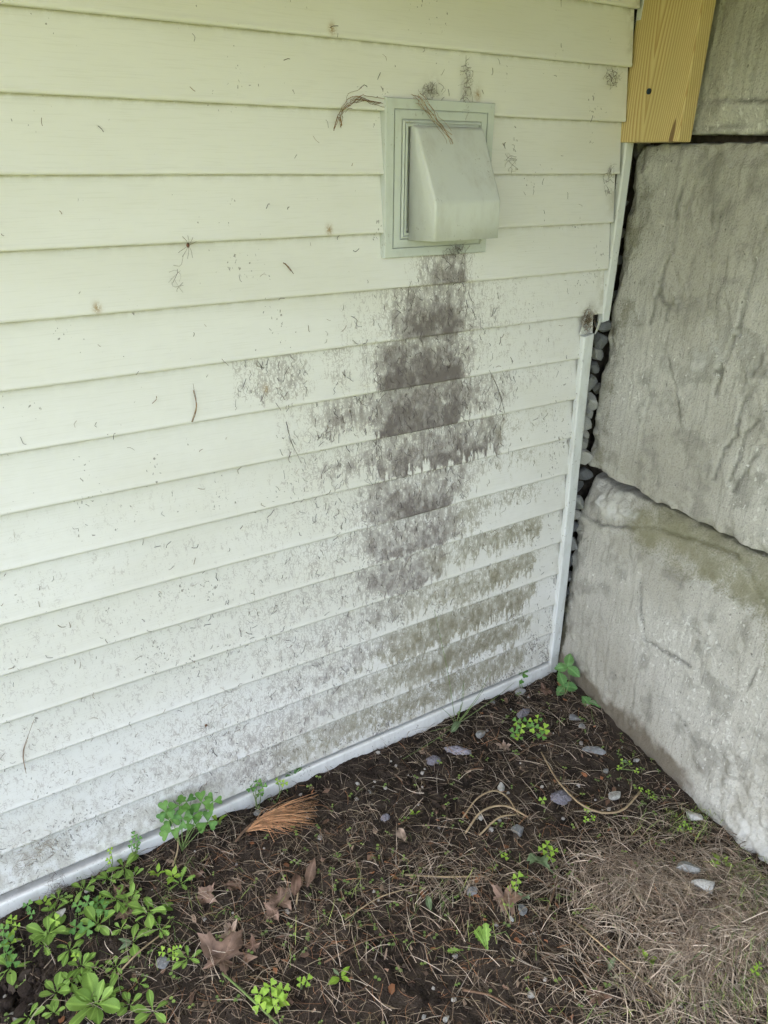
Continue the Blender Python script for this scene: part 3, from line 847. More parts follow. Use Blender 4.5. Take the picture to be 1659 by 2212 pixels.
def frame_ring(x0, x1, z0, z1, prof):
    """stepped rectangular plate: list of (inset, y)"""
    V = []; F = []
    for i, (ins, y) in enumerate(prof):
        V += [(x0 + ins, y, z0 + ins), (x1 - ins, y, z0 + ins), (x1 - ins, y, z1 - ins), (x0 + ins, y, z1 - ins)]
    for i in range(len(prof) - 1):
        for k in range(4):
            a, b = i * 4 + k, i * 4 + (k + 1) % 4
            F.append((a, b, b + 4, a + 4))
    n = (len(prof) - 1) * 4
    F.append((n, n + 1, n + 2, n + 3))
    return V, F


X0, X1, Z0, Z1 = 0.766, 1.010, 1.167, 1.434
prof = [(0.0, 0.004), (0.0, -0.0205), (0.0012, -0.0220), (0.0165, -0.0226), (0.0170, -0.0188), (0.0186, -0.0188), (0.0190, -0.0228), (0.0320, -0.0236),
        (0.0324, -0.0196), (0.0342, -0.0196), (0.0346, -0.0250), (0.0375, -0.0262), (0.0380, -0.0222), (0.0398, -0.0222), (0.0402, -0.0262), (0.044, -0.0262), (0.046, -0.016)]
V, F = frame_ring(X0 - 0.888, X1 - 0.888, Z0 - 1.30, Z1 - 1.30, prof)
obj('mounting_plate', mesh('mounting_plate', V, F, MAT['vent']), vent)
# hood: sloping top, upright front, open below; built hollow with rounded edges
def hood_shell(ix, dy):
    a, b = 0.8165 + ix, 0.9785 - ix
    c, d = 0.8205 + ix, 0.9725 - ix
    yb, yf = -0.0235, -0.104 + dy
    zt, zb, zf = 1.393 - ix, 1.1975, 1.268 - ix * 0.6
    V = [(a, yb, zb), (b, yb, zb), (b, yb, zt), (a, yb, zt),                    # at the plate
         (c, yf, zb + 0.0045), (d, yf, zb + 0.0045), (d, yf, zf), (c, yf, zf),  # front
         (a + 0.004, yb - 0.012, zt - 0.004), (b - 0.004, yb - 0.012, zt - 0.004)]
    return [(x - 0.888, y, z - 1.30) for x, y, z in V]


hb = bmesh.new()
ov = [hb.verts.new(v) for v in hood_shell(0, 0)]
faces = [(4, 5, 6, 7), (7, 6, 9, 8), (8, 9, 2, 3), (0, 4, 7, 8, 3), (1, 2, 9, 6, 5)]
for f in faces: hb.faces.new([ov[i] for i in f])
be = [e for e in hb.edges if len(e.link_faces) == 2]
bmesh.ops.bevel(hb, geom=be, offset=0.0048, segments=4, affect='EDGES', profile=0.5)
hme = bpy.data.meshes.new('hood'); hb.to_mesh(hme); hb.free()
hme.materials.append(MAT['hood'])
hme.polygons.foreach_set('use_smooth', np.ones(len(hme.polygons), bool))
ho = obj('hood', hme, vent)
ho.modifiers.new('flat_faces', 'WEIGHTED_NORMAL')
md = ho.modifiers.new('wall_thickness', 'SOLIDIFY'); md.thickness = 0.003; md.offset = -1
fm = mesh('flap', box_verts(0.832 - 0.888, 0.963 - 0.888, -0.040, -0.037, 1.205 - 1.30, 1.375 - 1.30), BOXF, MAT['vent'])
obj('flap', fm, vent)

#PART2
# ================================================================== SMALL THINGS
def gz(x, y): return float(ground_z(np.array([x]), np.array([y]))[0])


def on_ground(px, py, lift=0.0):
    p = gp(px, py, 0.040)
    return (float(p[0]), float(p[1]), gz(p[0], p[1]) + lift + 0.003)


# ---- leaf meshes: length along +X, face up +Z
def leaf_blade(name, mat, L, W, form='spoon', fold=0.10, droop=0.25, curl=0.0, seed=0, thick=True, nu=9):
    rg = np.random.default_rng(seed)
    ts = np.linspace(0, 1, nu)
    if form == 'spoon': w = 0.13 + 0.87 * sstep(0.08, 0.66, ts) ; w = w * np.sqrt(np.clip(1 - np.clip((ts - 0.72) / 0.285, 0, 1) ** 2, 0, 1))
    elif form == 'oval': w = np.sin(np.pi * np.clip(ts, 0.02, 0.985) ** 0.85)
    elif form == 'serrate':
        w = np.sin(np.pi * np.clip(ts, 0.03, 0.985) ** 0.9) ** 0.8
        w = w * (1 + 0.16 * (np.arange(nu) % 2 - 0.5) * 2)
    elif form == 'jag':
        w = 0.2 + 0.8 * sstep(0.2, 0.7, ts); w = w * np.sqrt(np.clip(1.02 - np.clip((ts - .7) / .31, 0, 1) ** 2, 0, 1)); w = w * (1 + 0.30 * (np.arange(nu) % 2 - 0.5) * 2)
    else: w = np.sin(np.pi * np.clip(ts, 0.02, 0.98))
    V = []; rib = []
    ss = (-1, -0.5, 0, 0.5, 1)
    ph = rg.random() * 6
    for t, ww in zip(ts, w):
        for s in ss:
            x = L * t; y = W * 0.5 * ww * s
            z = fold * W * abs(s) * ww - droop * L * t * t + curl * W * (s * s) * math.sin(ph + 6 * t) * ww + 0.05 * W * math.sin(ph + 9 * t + 2 * s)
            V.append((x, y, z)); rib.append(1.0 if s == 0 else 0.0)
    F = [tuple(f) for f in grid_faces(nu, 5)]
    return mesh(name, V, F, mat, True, {'rib': rib})


def heart_leaflet(name, mat, L, seed=0):
    """obcordate leaflet of clover and sorrel"""
    rg = np.random.default_rng(seed)
    out = [(0, 0), (0.35, 0.22), (0.68, 0.46), (0.90, 0.48), (1.0, 0.32), (0.98, 0.14), (0.86, 0.0)]
    up = [(x * L, y * L) for x, y in out]
    V = []; rib = []
    for x, y in up: V.append((x, y, y * 0.22 - 0.10 * x * x / L)); rib.append(0.0)
    n = len(V)
    for x, y in up[1:-1]: V.append((x, -y, y * 0.22 - 0.10 * x * x / L)); rib.append(0.0)
    V.append((0.45 * L, 0, -0.03 * L)); rib.append(1.0); c = len(V) - 1
    ring = list(range(n)) + list(range(c - 1, n - 1, -1))
    F = [(c, ring[i], ring[(i + 1) % len(ring)]) for i in range(len(ring))]
    F = [f[::-1] for f in F]
    return mesh(name, V, F, mat, True, {'rib': rib})


def maple(name, mat, S, seed=0, curl=0.25, lobes=None):
    """five-lobed leaf, crinkled"""
    rg = np.random.default_rng(seed)
    lob = lobes or [(-140, .62), (-75, .85), (0, 1.0), (75, .85), (140, .62)]
    pts = []
    for i, (a, l) in enumerate(lob):
        a = a + rg.normal(0, 5); l = l * rg.uniform(.85, 1.1)
        pts += [(a - 29, l * .60), (a - 17, l * .82), (a - 8, l * .82), (a, l * 1.12), (a + 8, l * .84), (a + 17, l * .80), (a + 29, l * .58)]
        if i < len(lob) - 1: pts.append(((a + lob[i + 1][0]) / 2, 0.50))
    pts.append((180, .18))
    m = len(pts)
    rings = [0.0, 0.35, 0.7, 1.0]
    V = [(0, 0, 0)]; rib = [1.0]
    dirx = rg.random() * 6
    def zz(x, y):
        r = math.hypot(x, y)
        return S * (curl * (r / S) ** 2 * math.cos(2 * math.atan2(y, x) + dirx) * .5 + curl * .35 * (r / S) ** 2 + 0.10 * math.sin(x / S * 7 + dirx) + 0.09 * math.sin(y / S * 8 + 2 * dirx) + 0.05 * math.sin((x + y) / S * 15))
    for q in rings[1:]:
        for a, l in pts:
            x = S * q * l * math.cos(R(a)); y = S * q * l * math.sin(R(a))
            V.append((x, y, zz(x, y))); rib.append(1.0 if (l >= 0.55 and any(abs(a - b) < 9 and abs(l - c) < .2 for b, c in lob)) else 0.0)
    F = []
    for i in range(m): F.append((0, 1 + i, 1 + (i + 1) % m))
    for k in range(2):
        o = 1 + k * m
        for i in range(m): F.append((o + i, o + m + i, o + m + (i + 1) % m, o + (i + 1) % m))
    return mesh(name, V, F, mat, True, {'rib': rib})


def tube_mesh(name, path, rad, mat, ns=5):
    V, F = tube_geo(path, rad, ns)
    return mesh(name, V, F, mat, True)


# shared leaf meshes
SPOON = [leaf_blade('weed_leaf', MAT['spoon'], 1.0, 0.37 + 0.06 * (i % 3), 'spoon', 0.16, 0.12 + 0.10 * (i % 4), 0.06, i) for i in range(7)]
JAG = [leaf_blade('weed_leaf', MAT['spoon'], 1.0, 0.34, 'jag', 0.14, 0.2, 0.08, 30 + i, nu=13) for i in range(2)]
WILT = [leaf_blade('wilted_leaf', MAT['wilt'], 1.0, 0.32, 'oval', 0.25, 0.1, 0.3, 20 + i) for i in range(3)]
HEART = [heart_leaflet('leaflet', MAT['clover'], 1.0, i) for i in range(2)]
HEARTL = [heart_leaflet('leaflet', MAT['lime'], 1.0, i) for i in range(2)]
BERRY = [leaf_blade('leaflet', MAT['berry'], 1.0, 0.72, 'serrate', 0.10, 0.12, 0.04, 40 + i, nu=15) for i in range(2)]
OVAL = [leaf_blade('weed_leaf', MAT['lime'], 1.0, 0.52, 'oval', 0.12, 0.15, 0.04, 50 + i) for i in range(3)]


def rosette(px, py, n, L, label, pool=SPOON, tilt=(8, 45), ang=None, name='weed_rosette', cat='weed', group='leafy weeds on the ground', seed=0, lift=0.004, W=1.0, jitter=0.25):
    rg = random.Random(seed + int(px * 7 + py))
    t = empty(name, on_ground(px, py))
    tag(t, label, cat, group)
    for i in range(n):
        a = (ang[i] if ang else 360 * i / n + rg.uniform(-360 / n * jitter * 1.6, 360 / n * jitter * 1.6))
        l = L * rg.uniform(0.65, 1.1)
        o = obj('leaf', rg.choice(pool), t, (0.003 * math.cos(R(a)), 0.003 * math.sin(R(a)), lift + 0.001 * i),
                (R(rg.uniform(-15, 15)), R(-rg.uniform(*tilt)), R(a)), (l, l * W * rg.uniform(0.85, 1.2), l))
    return t


def trifoliate(plant, base, top, size, pool, yaw, tilt=None, rg=random, stalkmat='stalk'):
    """stalk from base to top (plant coordinates) carrying three leaflets"""
    b, tp = np.array(base, float), np.array(top, float)
    mid = (b + tp) / 2 + np.array([rg.uniform(-.2, .2), rg.uniform(-.2, .2), 0.15]) * np.linalg.norm(tp - b) * 0.5
    st = obj('leaf_stalk', tube_mesh('leaf_stalk', spline([b, mid, tp], 7), np.linspace(0.0011, 0.0008, 7), MAT[stalkmat], 4), plant)
    tx, ty = tilt if tilt else (rg.uniform(-22, 22), rg.uniform(-22, 22))
    q = Euler((R(tx), R(ty), 0))
    for k in range(3):
        m = q.to_matrix() @ Euler((0, R(-8), R(yaw + 120 * k + rg.uniform(-8, 8)))).to_matrix()
        s = size * rg.uniform(.9, 1.1)
        obj('leaflet', rg.choice(pool), st, tuple(tp), m.to_euler(), (s, s, s))


def clover(px, py, leaves, label, pool=HEART, size=0.011, name='clover_plant', cat='clover', group='clovers and sorrels', z=None, base=None, facing=None):
    """leaves: photo offsets (dx, dy) in photo pixels from px,py with a height above the soil"""
    rg = random.Random(int(px * 3 + py * 5))
    loc = base if base is not None else on_ground(px, py)
    t = empty(name, loc); tag(t, label, cat, group)
    for dx, dy, h in leaves:
        d = ray(px + dx, py + dy)
        zt = loc[2] + h
        P = CAM + d * ((zt - CAM[2]) / d[2]) if facing is None else CAM + d * ((loc[1] - 0.012 - h * 0.15 - CAM[1]) / d[1])
        tp = P - np.array(loc)
        tl = (rg.uniform(5, 45), rg.uniform(-40, 5)) if facing is None else (rg.uniform(35, 60), rg.uniform(-15, 15))
        trifoliate(t, (rg.uniform(-.004, .004), rg.uniform(-.004, .004), -0.002), tp, size * rg.uniform(.85, 1.12), pool, rg.uniform(0, 360), tl, rg)
    return t


# ---- weeds at the lower left
ros = [
    (208, 2170, 8, 0.074, 'large green weed rosette at the bottom edge near the left corner', SPOON, (15, 50)),
    (104, 2020, 7, 0.058, 'green spoon-leaved rosette beside the white pebble at the lower left', SPOON, (10, 40)),
    (182, 1922, 4, 0.052, 'green weed hanging just below the base trim, above the two clovers', SPOON, (5, 45)),
    (255, 1950, 5, 0.056, 'green weed growing over the brown leaf near the base trim', SPOON, (10, 45)),
    (268, 1873, 5, 0.048, 'green weed close under the base trim, left of the tall dry stalk', SPOON, (0, 35)),
    (210, 1996, 6, 0.052, 'dense green weed in the middle of the leafy patch', SPOON, (10, 50)),
    (322, 1975, 5, 0.054, 'green weed with a broad leaf at the right side of the leafy patch', SPOON, (5, 30)),
    (288, 2040, 5, 0.050, 'grey-green ragged weed at the lower right of the leafy patch', SPOON + WILT, (0, 25)),
    (390, 1912, 4, 0.042, 'ragged bright weed where leafy patch meets the brown needles', JAG, (10, 40)),
    (175, 2085, 6, 0.040, 'small green weed above the large bottom rosette', SPOON, (15, 55)),
    (20, 2085, 4, 0.052, 'green weed cut by the left edge of the picture', SPOON, (5, 35)),
    (120, 2140, 5, 0.045, 'green weed left of the large bottom rosette, beside dark clods', SPOON, (10, 50)),
    (407, 2072, 5, 0.036, 'lime green weed left of the big curled maple leaf', OVAL + SPOON, (15, 50)),
    (290, 1800 + 95, 3, 0.030, 'small weed under the base trim beside dark soil', SPOON, (5, 40)),
    (345, 2010, 5, 0.034, 'small holed green weed on the needles beside the leafy patch', JAG, (5, 30)),
    (150, 1960 + 90, 5, 0.034, 'low dull weed between the two spoon-leaved rosettes', SPOON, (5, 25)),
    (250, 2090, 5, 0.034, 'low dull weed right above the large bottom rosette', SPOON, (5, 25)),
    (60, 2195, 5, 0.040, 'green weed at the very bottom left corner', SPOON, (15, 50)),
    (330, 2185, 4, 0.045, 'green weed at the bottom edge right of the large rosette', SPOON, (15, 40)),
]
for i, (px, py, n, L, lab, pool, tl) in enumerate(ros):
    rosette(px, py, n + 1, L * .74, lab, pool, tl, seed=i)
rr_ = random.Random(77)
for i in range(26):
    while True:
        px, py = rr_.uniform(0, 400), rr_.uniform(1880, 2200)
        if py > 1985 - px * .44 and (px - 40) ** 2 + (py - 2150) ** 2 > 80 ** 2 and (px < 330 or py < 2080): break
    rosette(px, py, rr_.choice([4, 5, 6]), rr_.uniform(.016, .030), 'small low weed filling in between the larger weeds of the leafy patch', rr_.choice([SPOON, OVAL, SPOON, JAG]), (5, 45), seed=100 + i, group='small weeds of the leafy patch')
rosette(636, 1690, 5, 0.034, 'upright weed with five pointed leaves against the base trim', [leaf_blade('weed_leaf', MAT['berry'], 1.0, 0.40, 'jag', 0.1, .1, .05, 77, nu=13)], (15, 60), seed=3, lift=0.028)
rosette(600, 2170, 4, 0.028, 'small oval-leaved weed at the bottom centre-left edge', OVAL, (20, 60), seed=4)
rosette(735, 2110, 4, 0.026, 'small two-toned weed at the bottom centre', OVAL + WILT, (10, 40), seed=5)
rosette(1054, 2055, 3, 0.052, 'upright narrow weed with toothed leaves below the brown maple leaf', JAG, (35, 55), ang=[80, 62, 100], seed=6)
rosette(1005, 2050, 1, 0.045, 'single toothed green leaf lying near the bottom centre', JAG, (2, 6), ang=[150], seed=7)
rosette(1398, 1976 + 110, 4, 0.022, 'tiny green weed in the dry grass at the lower right', OVAL, (20, 60), seed=8)
rosette(1560, 1865, 4, 0.024, 'small green weed at the foot of the concrete, right side', OVAL, (15, 50), seed=9)
rosette(1310, 2110, 2, 0.032, 'dull pair of leaves lying in the dry grass at the bottom', WILT, (5, 20), ang=[300, 20], seed=10)
rosette(896, 1765, 4, 0.015, 'tiny bright sprout on the bare soil in the centre', OVAL, (25, 60), seed=11)
rosette(350, 1790, 4, 0.026, 'small weed right of the clover growing over the base trim', OVAL, (20, 60), seed=12, lift=0.012)
rosette(470, 1775, 4, 0.024, 'small weed between the base trim and the orange pine tassel', OVAL, (20, 60), seed=13)

# ---- clovers and sorrels
cl = [
    (168, 1965, [(0, -8, .02), (22, -16, .022)], 'clover with two leaves under the base trim at the left', HEART, .0125),
    (225, 1975, [(0, -10, .022), (-14, -26, .02)], 'large clover leaf beside the brown leaf at the left', HEART, .0150),
    (163, 2010, [(0, -8, .018), (26, -4, .02)], 'dark clover pair in the middle of the leafy patch', HEART, .0130),
    (26, 1992, [(0, -6, .018), (-14, 6, .016), (10, 8, .016)], 'lime sorrel at the left edge under the base trim', HEARTL, .0090),
    (120, 1996, [(0, -8, .02)], 'single lime sorrel leaf right of the white pebble', HEARTL, .0105),
    (8, 2015, [(0, -8, .02), (8, 12, .018)], 'dark clover at the left edge below the lime sorrel', HEART, .0125),
    (14, 2072, [(0, -14, .022), (14, 6, .018), (-6, -30, .02)], 'clover at the left edge beside the spoon-leaved rosette', HEART, .0120),
    (163, 2072, [(0, -6, .014)], 'small lime sorrel above the large bottom rosette', HEARTL, .0090),
    (60, 1965, [(0, -10, .018), (8, 10, .014)], 'shaded clover close under the base trim at the left', HEART, .0110),
    (372, 2062, [(0, -8, .014), (8, 6, .012), (-22, -6, .014), (14, -14, .014)], 'lime sorrel cluster left of the big curled maple leaf', HEARTL, .0085),
    (585, 2160, [(0, -30, .026), (-16, -6, .022), (14, -4, .022), (26, -22, .02), (-24, 10, .018), (6, 14, .018), (-26, -14, .02)], 'bright lime sorrel cluster at the bottom edge', HEARTL, .0135),
    (655, 2128, [(-6, -6, .014), (8, -10, .014)], 'small lime sorrel right of the bottom sorrel cluster', HEARTL, .0100),
    (1140, 1575, [(0, -16, .03), (22, -22, .034), (14, -4, .028), (-24, -16, .026), (-30, 8, .02), (36, 0, .026), (-14, -2, .024), (30, 14, .02), (-20, 18, .014)], 'bright sorrel cluster in the soil of the corner', HEARTL + HEART, .0140),
    (1182, 1842, [(0, -16, .02), (14, -4, .018), (-10, -8, .018), (8, 10, .014)], 'lime sorrel above the wilted green leaf', HEARTL, .0105),
    (1118, 1912, [(0, -16, .018), (-10, 4, .016)], 'green sorrel standing over the brown maple leaf', HEARTL, .0115),
    (1400, 1715, [(0, -4, .012), (-16, -10, .012), (10, 8, .01)], 'small sorrel near the whitish stone by the concrete', HEARTL, .0065),
    (1345, 1655, [(0, -10, .014), (16, -6, .014), (30, 10, .012), (-8, 4, .01)], 'pale creeping clover above the whitish stone', HEARTL, .0070),
    (1172, 1728, [(0, 0, .010)], 'single sorrel leaf left of the long curved stem', HEARTL, .0090),
    (1268, 1728 + 20, [(0, 0, .010)], 'single sorrel leaf under the long curved stem', HEARTL, .0085),
    (1480, 1790, [(0, -10, .014), (-12, 0, .012), (10, 2, .012)], 'small clover at the broken foot of the concrete', HEARTL, .0075),
    (1545, 1880, [(0, -14, .014)], 'lone sorrel leaf right of the two stones at the right', HEARTL, .0085),
    (1640, 2090, [(0, -4, .016), (-8, 8, .014)], 'sorrel at the right edge of the picture', HEARTL, .0085),
    (1275, 1770, [(-10, 0, .01), (6, -4, .01)], 'small sorrel pair in the centre right soil', HEARTL, .0080),
    (1090, 1850, [(0, 0, .010)], 'tiny sorrel left of the wilted green leaf', HEARTL, .0080),
]
for px, py, lv_, lab, pool, s in cl:
    clover(px, py, lv_, lab, pool, s)
# those standing against the base trim
tall = clover(395, 1832, [(-8, -92, .105), (8, -100, .11), (40, -98, .10), (-30, -60, .07), (0, -62, .075), (22, -70, .08), (26, -50, .07), (-36, -78, .09), (66, -100, .10), (-28, -38, .05), (54, -56, .06)],
              'tall dark clover growing up over the base trim on a dry stalk', HEART, .0215)
clover(290, 1850, [(0, -46, .06), (10, -36, .05), (-6, -26, .04), (6, -20, .034)], 'small clover over the base trim left of the tall clover', HEART, .0085)
clover(238, 1880, [(0, -42, .05), (-2, -22, .03)], 'tiny lime clover over the base trim, leftmost of them', HEARTL, .0075)
clover(556, 1742, [(0, -52, .06), (12, -42, .05), (-14, -40, .05), (6, -28, .03)], 'small clover over the base trim beside the five-leaved weed', HEART, .0105)
clover(600, 1720, [(0, -32, .04), (14, -28, .034)], 'tiny pale clover between the small clover and the five-leaved weed', HEARTL, .0080)
clover(1128, 1482, [(2, -28, .045), (-6, -16, .03)], 'single dark clover leaf against the right end of the base trim', HEART, .0165)


def strawberry(px, py, tops, label, size, pts=None):
    t = empty('strawberry_plant', on_ground(px, py)); tag(t, label, 'strawberry plant', 'wild strawberry plants by the concrete')
    rg = random.Random(int(px))
    loc = np.array(t.location)
    for (tx, ty, depth, yaw) in tops:
        d = ray(tx, ty)
        P = CAM + d * depth / np.linalg.norm(d)
        trifoliate(t, (0, 0, 0), P - loc, size, BERRY, yaw, (rg.uniform(15, 40), rg.uniform(-35, -10)), rg)
    return t


def dist_to(px, py, z):
    d = ray(px, py); return float(np.linalg.norm(d) * (z - CAM[2]) / d[2])


strawberry(1222, 1500, [(1226, 1440, dist_to(1226, 1440, 0.10), 30), (1218, 1482, dist_to(1218, 1482, 0.05), 80)], 'wild strawberry climbing in the corner against the concrete', 0.040)
strawberry(1285, 1560, [(1278, 1528, dist_to(1278, 1528, 0.03), 90)], 'wild strawberry with one large three-part leaf near the concrete', 0.044)

# ---- dead leaves
dl = [
    (481, 2068, 0.060, 40, 'brown', 'big curled brown maple leaf at the bottom left of the litter', .45),
    (497, 2010, 0.030, 100, 'tanleaf', 'narrow pale curled leaf above the big maple leaf', .5),
    (1090, 1942, 0.046, 250, 'brown', 'dark brown maple leaf with lobes under the small sorrel', .30),
    (605, 1940, 0.046, 280, 'brown', 'brown pointed maple leaf left of centre', .35),
    (590, 1905 + 60, 0.034, 200, 'brown', 'brown leaf half under the pointed maple leaf', .35),
    (440, 1935, 0.040, 20, 'brown', 'folded brown leaf beside the leafy patch', .5),
    (510, 1908, 0.034, 140, 'brown', 'brown leaf scrap below the orange pine tassel', .5),
    (545, 2045, 0.026, 60, 'brown', 'small curled brown leaf right of the big maple leaf', .5),
    (268, 1972, 0.038, 330, 'brown', 'red-brown leaf showing between green weeds', .3),
    (262, 1935, 0.026, 120, 'brown', 'red-brown leaf scrap above the weed-covered leaf', .3),
    (1090, 1612, 0.036, 200, 'tanleaf', 'pale tan crumpled leaf below the corner sorrel', .4),
    (1370, 1880, 0.028, 10, 'brown', 'reddish dead leaf near the foot of the concrete', .3),
    (1180, 1560 + 30, 0.030, 70, 'brown', 'dark dead leaf in the soil of the corner', .3),
    (1180, 1490, 0.036, 160, 'brown', 'dark dead leaf against the end of the corner trim', .25),
    (1290, 2160, 0.034, 30, 'brown', 'dull brown leaf buried in the grass at the bottom', .3),
    (1540, 1990 - 105, 0.034, 100, 'tanleaf', 'pink-brown dead leaf by the two stones at the right', .3),
    (420, 1890, 0.028, 260, 'brown', 'brown leaf at the upper right of the leafy patch', .4),
]
for i, (px, py, S, yaw, m, lab, cu) in enumerate(dl):
    me = maple('dead_leaf', MAT[m], S * (1.05 if i in (0, 2) else 0.82), 60 + i, cu * 1.5)
    o = obj('dead_leaf', me, None, on_ground(px, py, 0.006), (R(random.Random(i).uniform(-16, 16)), R(random.Random(i + 50).uniform(-12, 12)), R(yaw)))
    tag(o, lab, 'dead leaf', 'dead leaves on the ground')
simple = [
    (867, 1815, 0.036, 0.62, 80, 'tanleaf', 'oval', 'small pale oval leaf with toothed edge on the soil', .35),
    (672, 1895, 0.070, 0.32, 50, 'brown', 'oval', 'long folded brown leaf left of centre', .5),
    (640, 1925, 0.050, 0.42, 60, 'brown', 'oval', 'second long brown leaf tucked under the folded one', .5),
    (1168, 1875, 0.062, 0.55, 100, 'wilt', 'jag', 'wilted grey-green leaf above the brown maple leaf', .5),
    (1130, 1928 + 20, 0.026, 0.5, 120, 'wilt', 'oval', 'small wilted scrap right of the brown maple leaf', .4),
    (925, 1960, 0.034, 0.40, 70, 'wilt', 'oval', 'dull green fallen leaf in the centre of the litter', .3),
    (985, 1575, 0.050, 0.35, 20, 'wilt', 'oval', 'wilted folded leaf beside the grass tuft at the wall', .4),
    (1350, 1565 + 90, 0.026, 0.45, 130, 'wilt', 'oval', 'pale green leaf near the muddy foot of the concrete', .3),
    (1280, 1512 + 15, 0.022, 0.5, 300, 'wilt', 'oval', 'dull leaf scrap beside the large strawberry leaf', .3),
]
for i, (px, py, L, W, yaw, m, form, lab, cu) in enumerate(simple):
    me = leaf_blade('fallen_leaf', MAT[m], L, W * L, form, .25, 0.05, cu, 90 + i, nu=13)
    P = on_ground(px, py, 0.018)
    o = obj('fallen_leaf', me, None, (P[0] - .5 * L * math.cos(R(yaw)), P[1] - .5 * L * math.sin(R(yaw)), P[2]), (R(10), R(-6), R(yaw)))
    tag(o, lab, 'dead leaf', 'dead leaves on the ground')


# ---- stones
def stone_mesh(name, mat, size, seed, flat=0.5, angular=0.35, sub=3):
    rg = np.random.default_rng(seed)
    bm = bmesh.new(); bmesh.ops.create_icosphere(bm, subdivisions=sub, radius=1.0)
    planes = [(rg.normal(size=3), rg.uniform(.48, .80)) for _ in range(11)]
    for v in bm.verts:
        p = np.array(v.co)
        for nrm, d in planes:
            nn = nrm / np.linalg.norm(nrm); k = p @ nn
            if k > d: p = p - nn * (k - d) * .97
        p = p * (1 + 0.06 * (fbm(p[0] * 3 + seed, p[1] * 3 + p[2] * 2, 5, 2) - .5))
        v.co = Vector(p * np.array(size) * np.array([1, 1, flat]))
    me = bpy.data.meshes.new(name); bm.to_mesh(me); bm.free(); me.materials.append(mat)
    me.polygons.foreach_set('use_smooth', np.zeros(len(me.polygons), bool))
    return me


st = [
    (1040, 1580, 0.018, 0.014, .6, 'granite', 20, 'grey stone between the grass tuft and the corner sorrel'),
    (1240, 1552, 0.023, 0.015, .3, 'slate', -25, 'flat grey slate chip left of the large strawberry leaf'),
    (1283, 1617, 0.033, 0.016, .4, 'slate', -40, 'long grey slate stone near the muddy foot of the concrete'),
    (1328, 1716, 0.030, 0.014, .6, 'white', -15, 'long whitish stone inside the curved stem'),
    (1084, 1695, 0.016, 0.012, .7, 'white', 70, 'small whitish stone left of the lint scrap'),
    (1118, 1790, 0.022, 0.016, .5, 'slate', 60, 'dark flat stone below the dry arched stalks'),
    (556, 1752, 0.010, 0.009, .8, 'granite', 10, 'small round pale pebble at the base of the orange tassel'),
    (1481, 1885, 0.028, 0.016, .8, 'granite', -40, 'rough grey stone in the dry grass at the right'),
    (1520, 1928, 0.030, 0.017, .8, 'white', -45, 'rough whitish stone right below the grey one in the grass'),
    (127, 1972, 0.017, 0.012, .4, 'white', 30, 'white pebble among green weeds at the lower left'),
    (1498, 1765, 0.022, 0.014, .8, 'white', -50, 'whitish stone at the broken foot of the concrete'),
    (1125, 1492, 0.018, 0.013, .6, 'granite', 0, 'grey brown stone by the end of the corner trim'),
    (1258, 1572 - 5, 0.014, 0.010, .6, 'granite', 30, 'small stone under the slate chip'),
    (1020, 1925, 0.014, 0.011, .5, 'slate', 15, 'small blue-grey stone left of the brown maple leaf'),
    (1128, 1968, 0.016, 0.012, .5, 'slate', 75, 'dark stone below the brown maple leaf'),
    (352, 2055 + 20, 0.018, 0.014, .4, 'slate', 50, 'flat dark stone left of the lime weed'),
    (1105, 1806 + 180, 0.006, 0.006, .9, 'white', 0, 'tiny white pebble near the small wilted scrap'),
    (1310, 1990 - 330, 0.010, 0.008, .7, 'granite', 0, 'small pebble at the muddy foot of the concrete'),
    (1375, 1640, 0.010, 0.008, .7, 'granite', 0, 'small brown pebble against the concrete foot'),
    (915, 2105 + 90, 0.007, 0.005, .8, 'white', 0, 'tiny pale pebble at the bottom edge, centre'),
    (965, 2130 + 60, 0.008, 0.006, .8, 'white', 0, 'pale pebble at the bottom edge right of centre'),
    (1065, 1560 - 40, 0.010, 0.008, .6, 'slate', 0, 'small grey pebble near the corner sorrel'),
]
for i, (px, py, a, b, f, m, yaw, lab) in enumerate(st):
    o = obj('stone', stone_mesh('stone', MAT[m], (a, b, b), 300 + i, f), None, on_ground(px, py, b * f * (0.45 if px < 1450 else 1.1)), (R(6 * (i % 3 - 1)), R(5 * (i % 2)), R(yaw)))
    tag(o, lab, 'stone', 'stones lying on the soil')

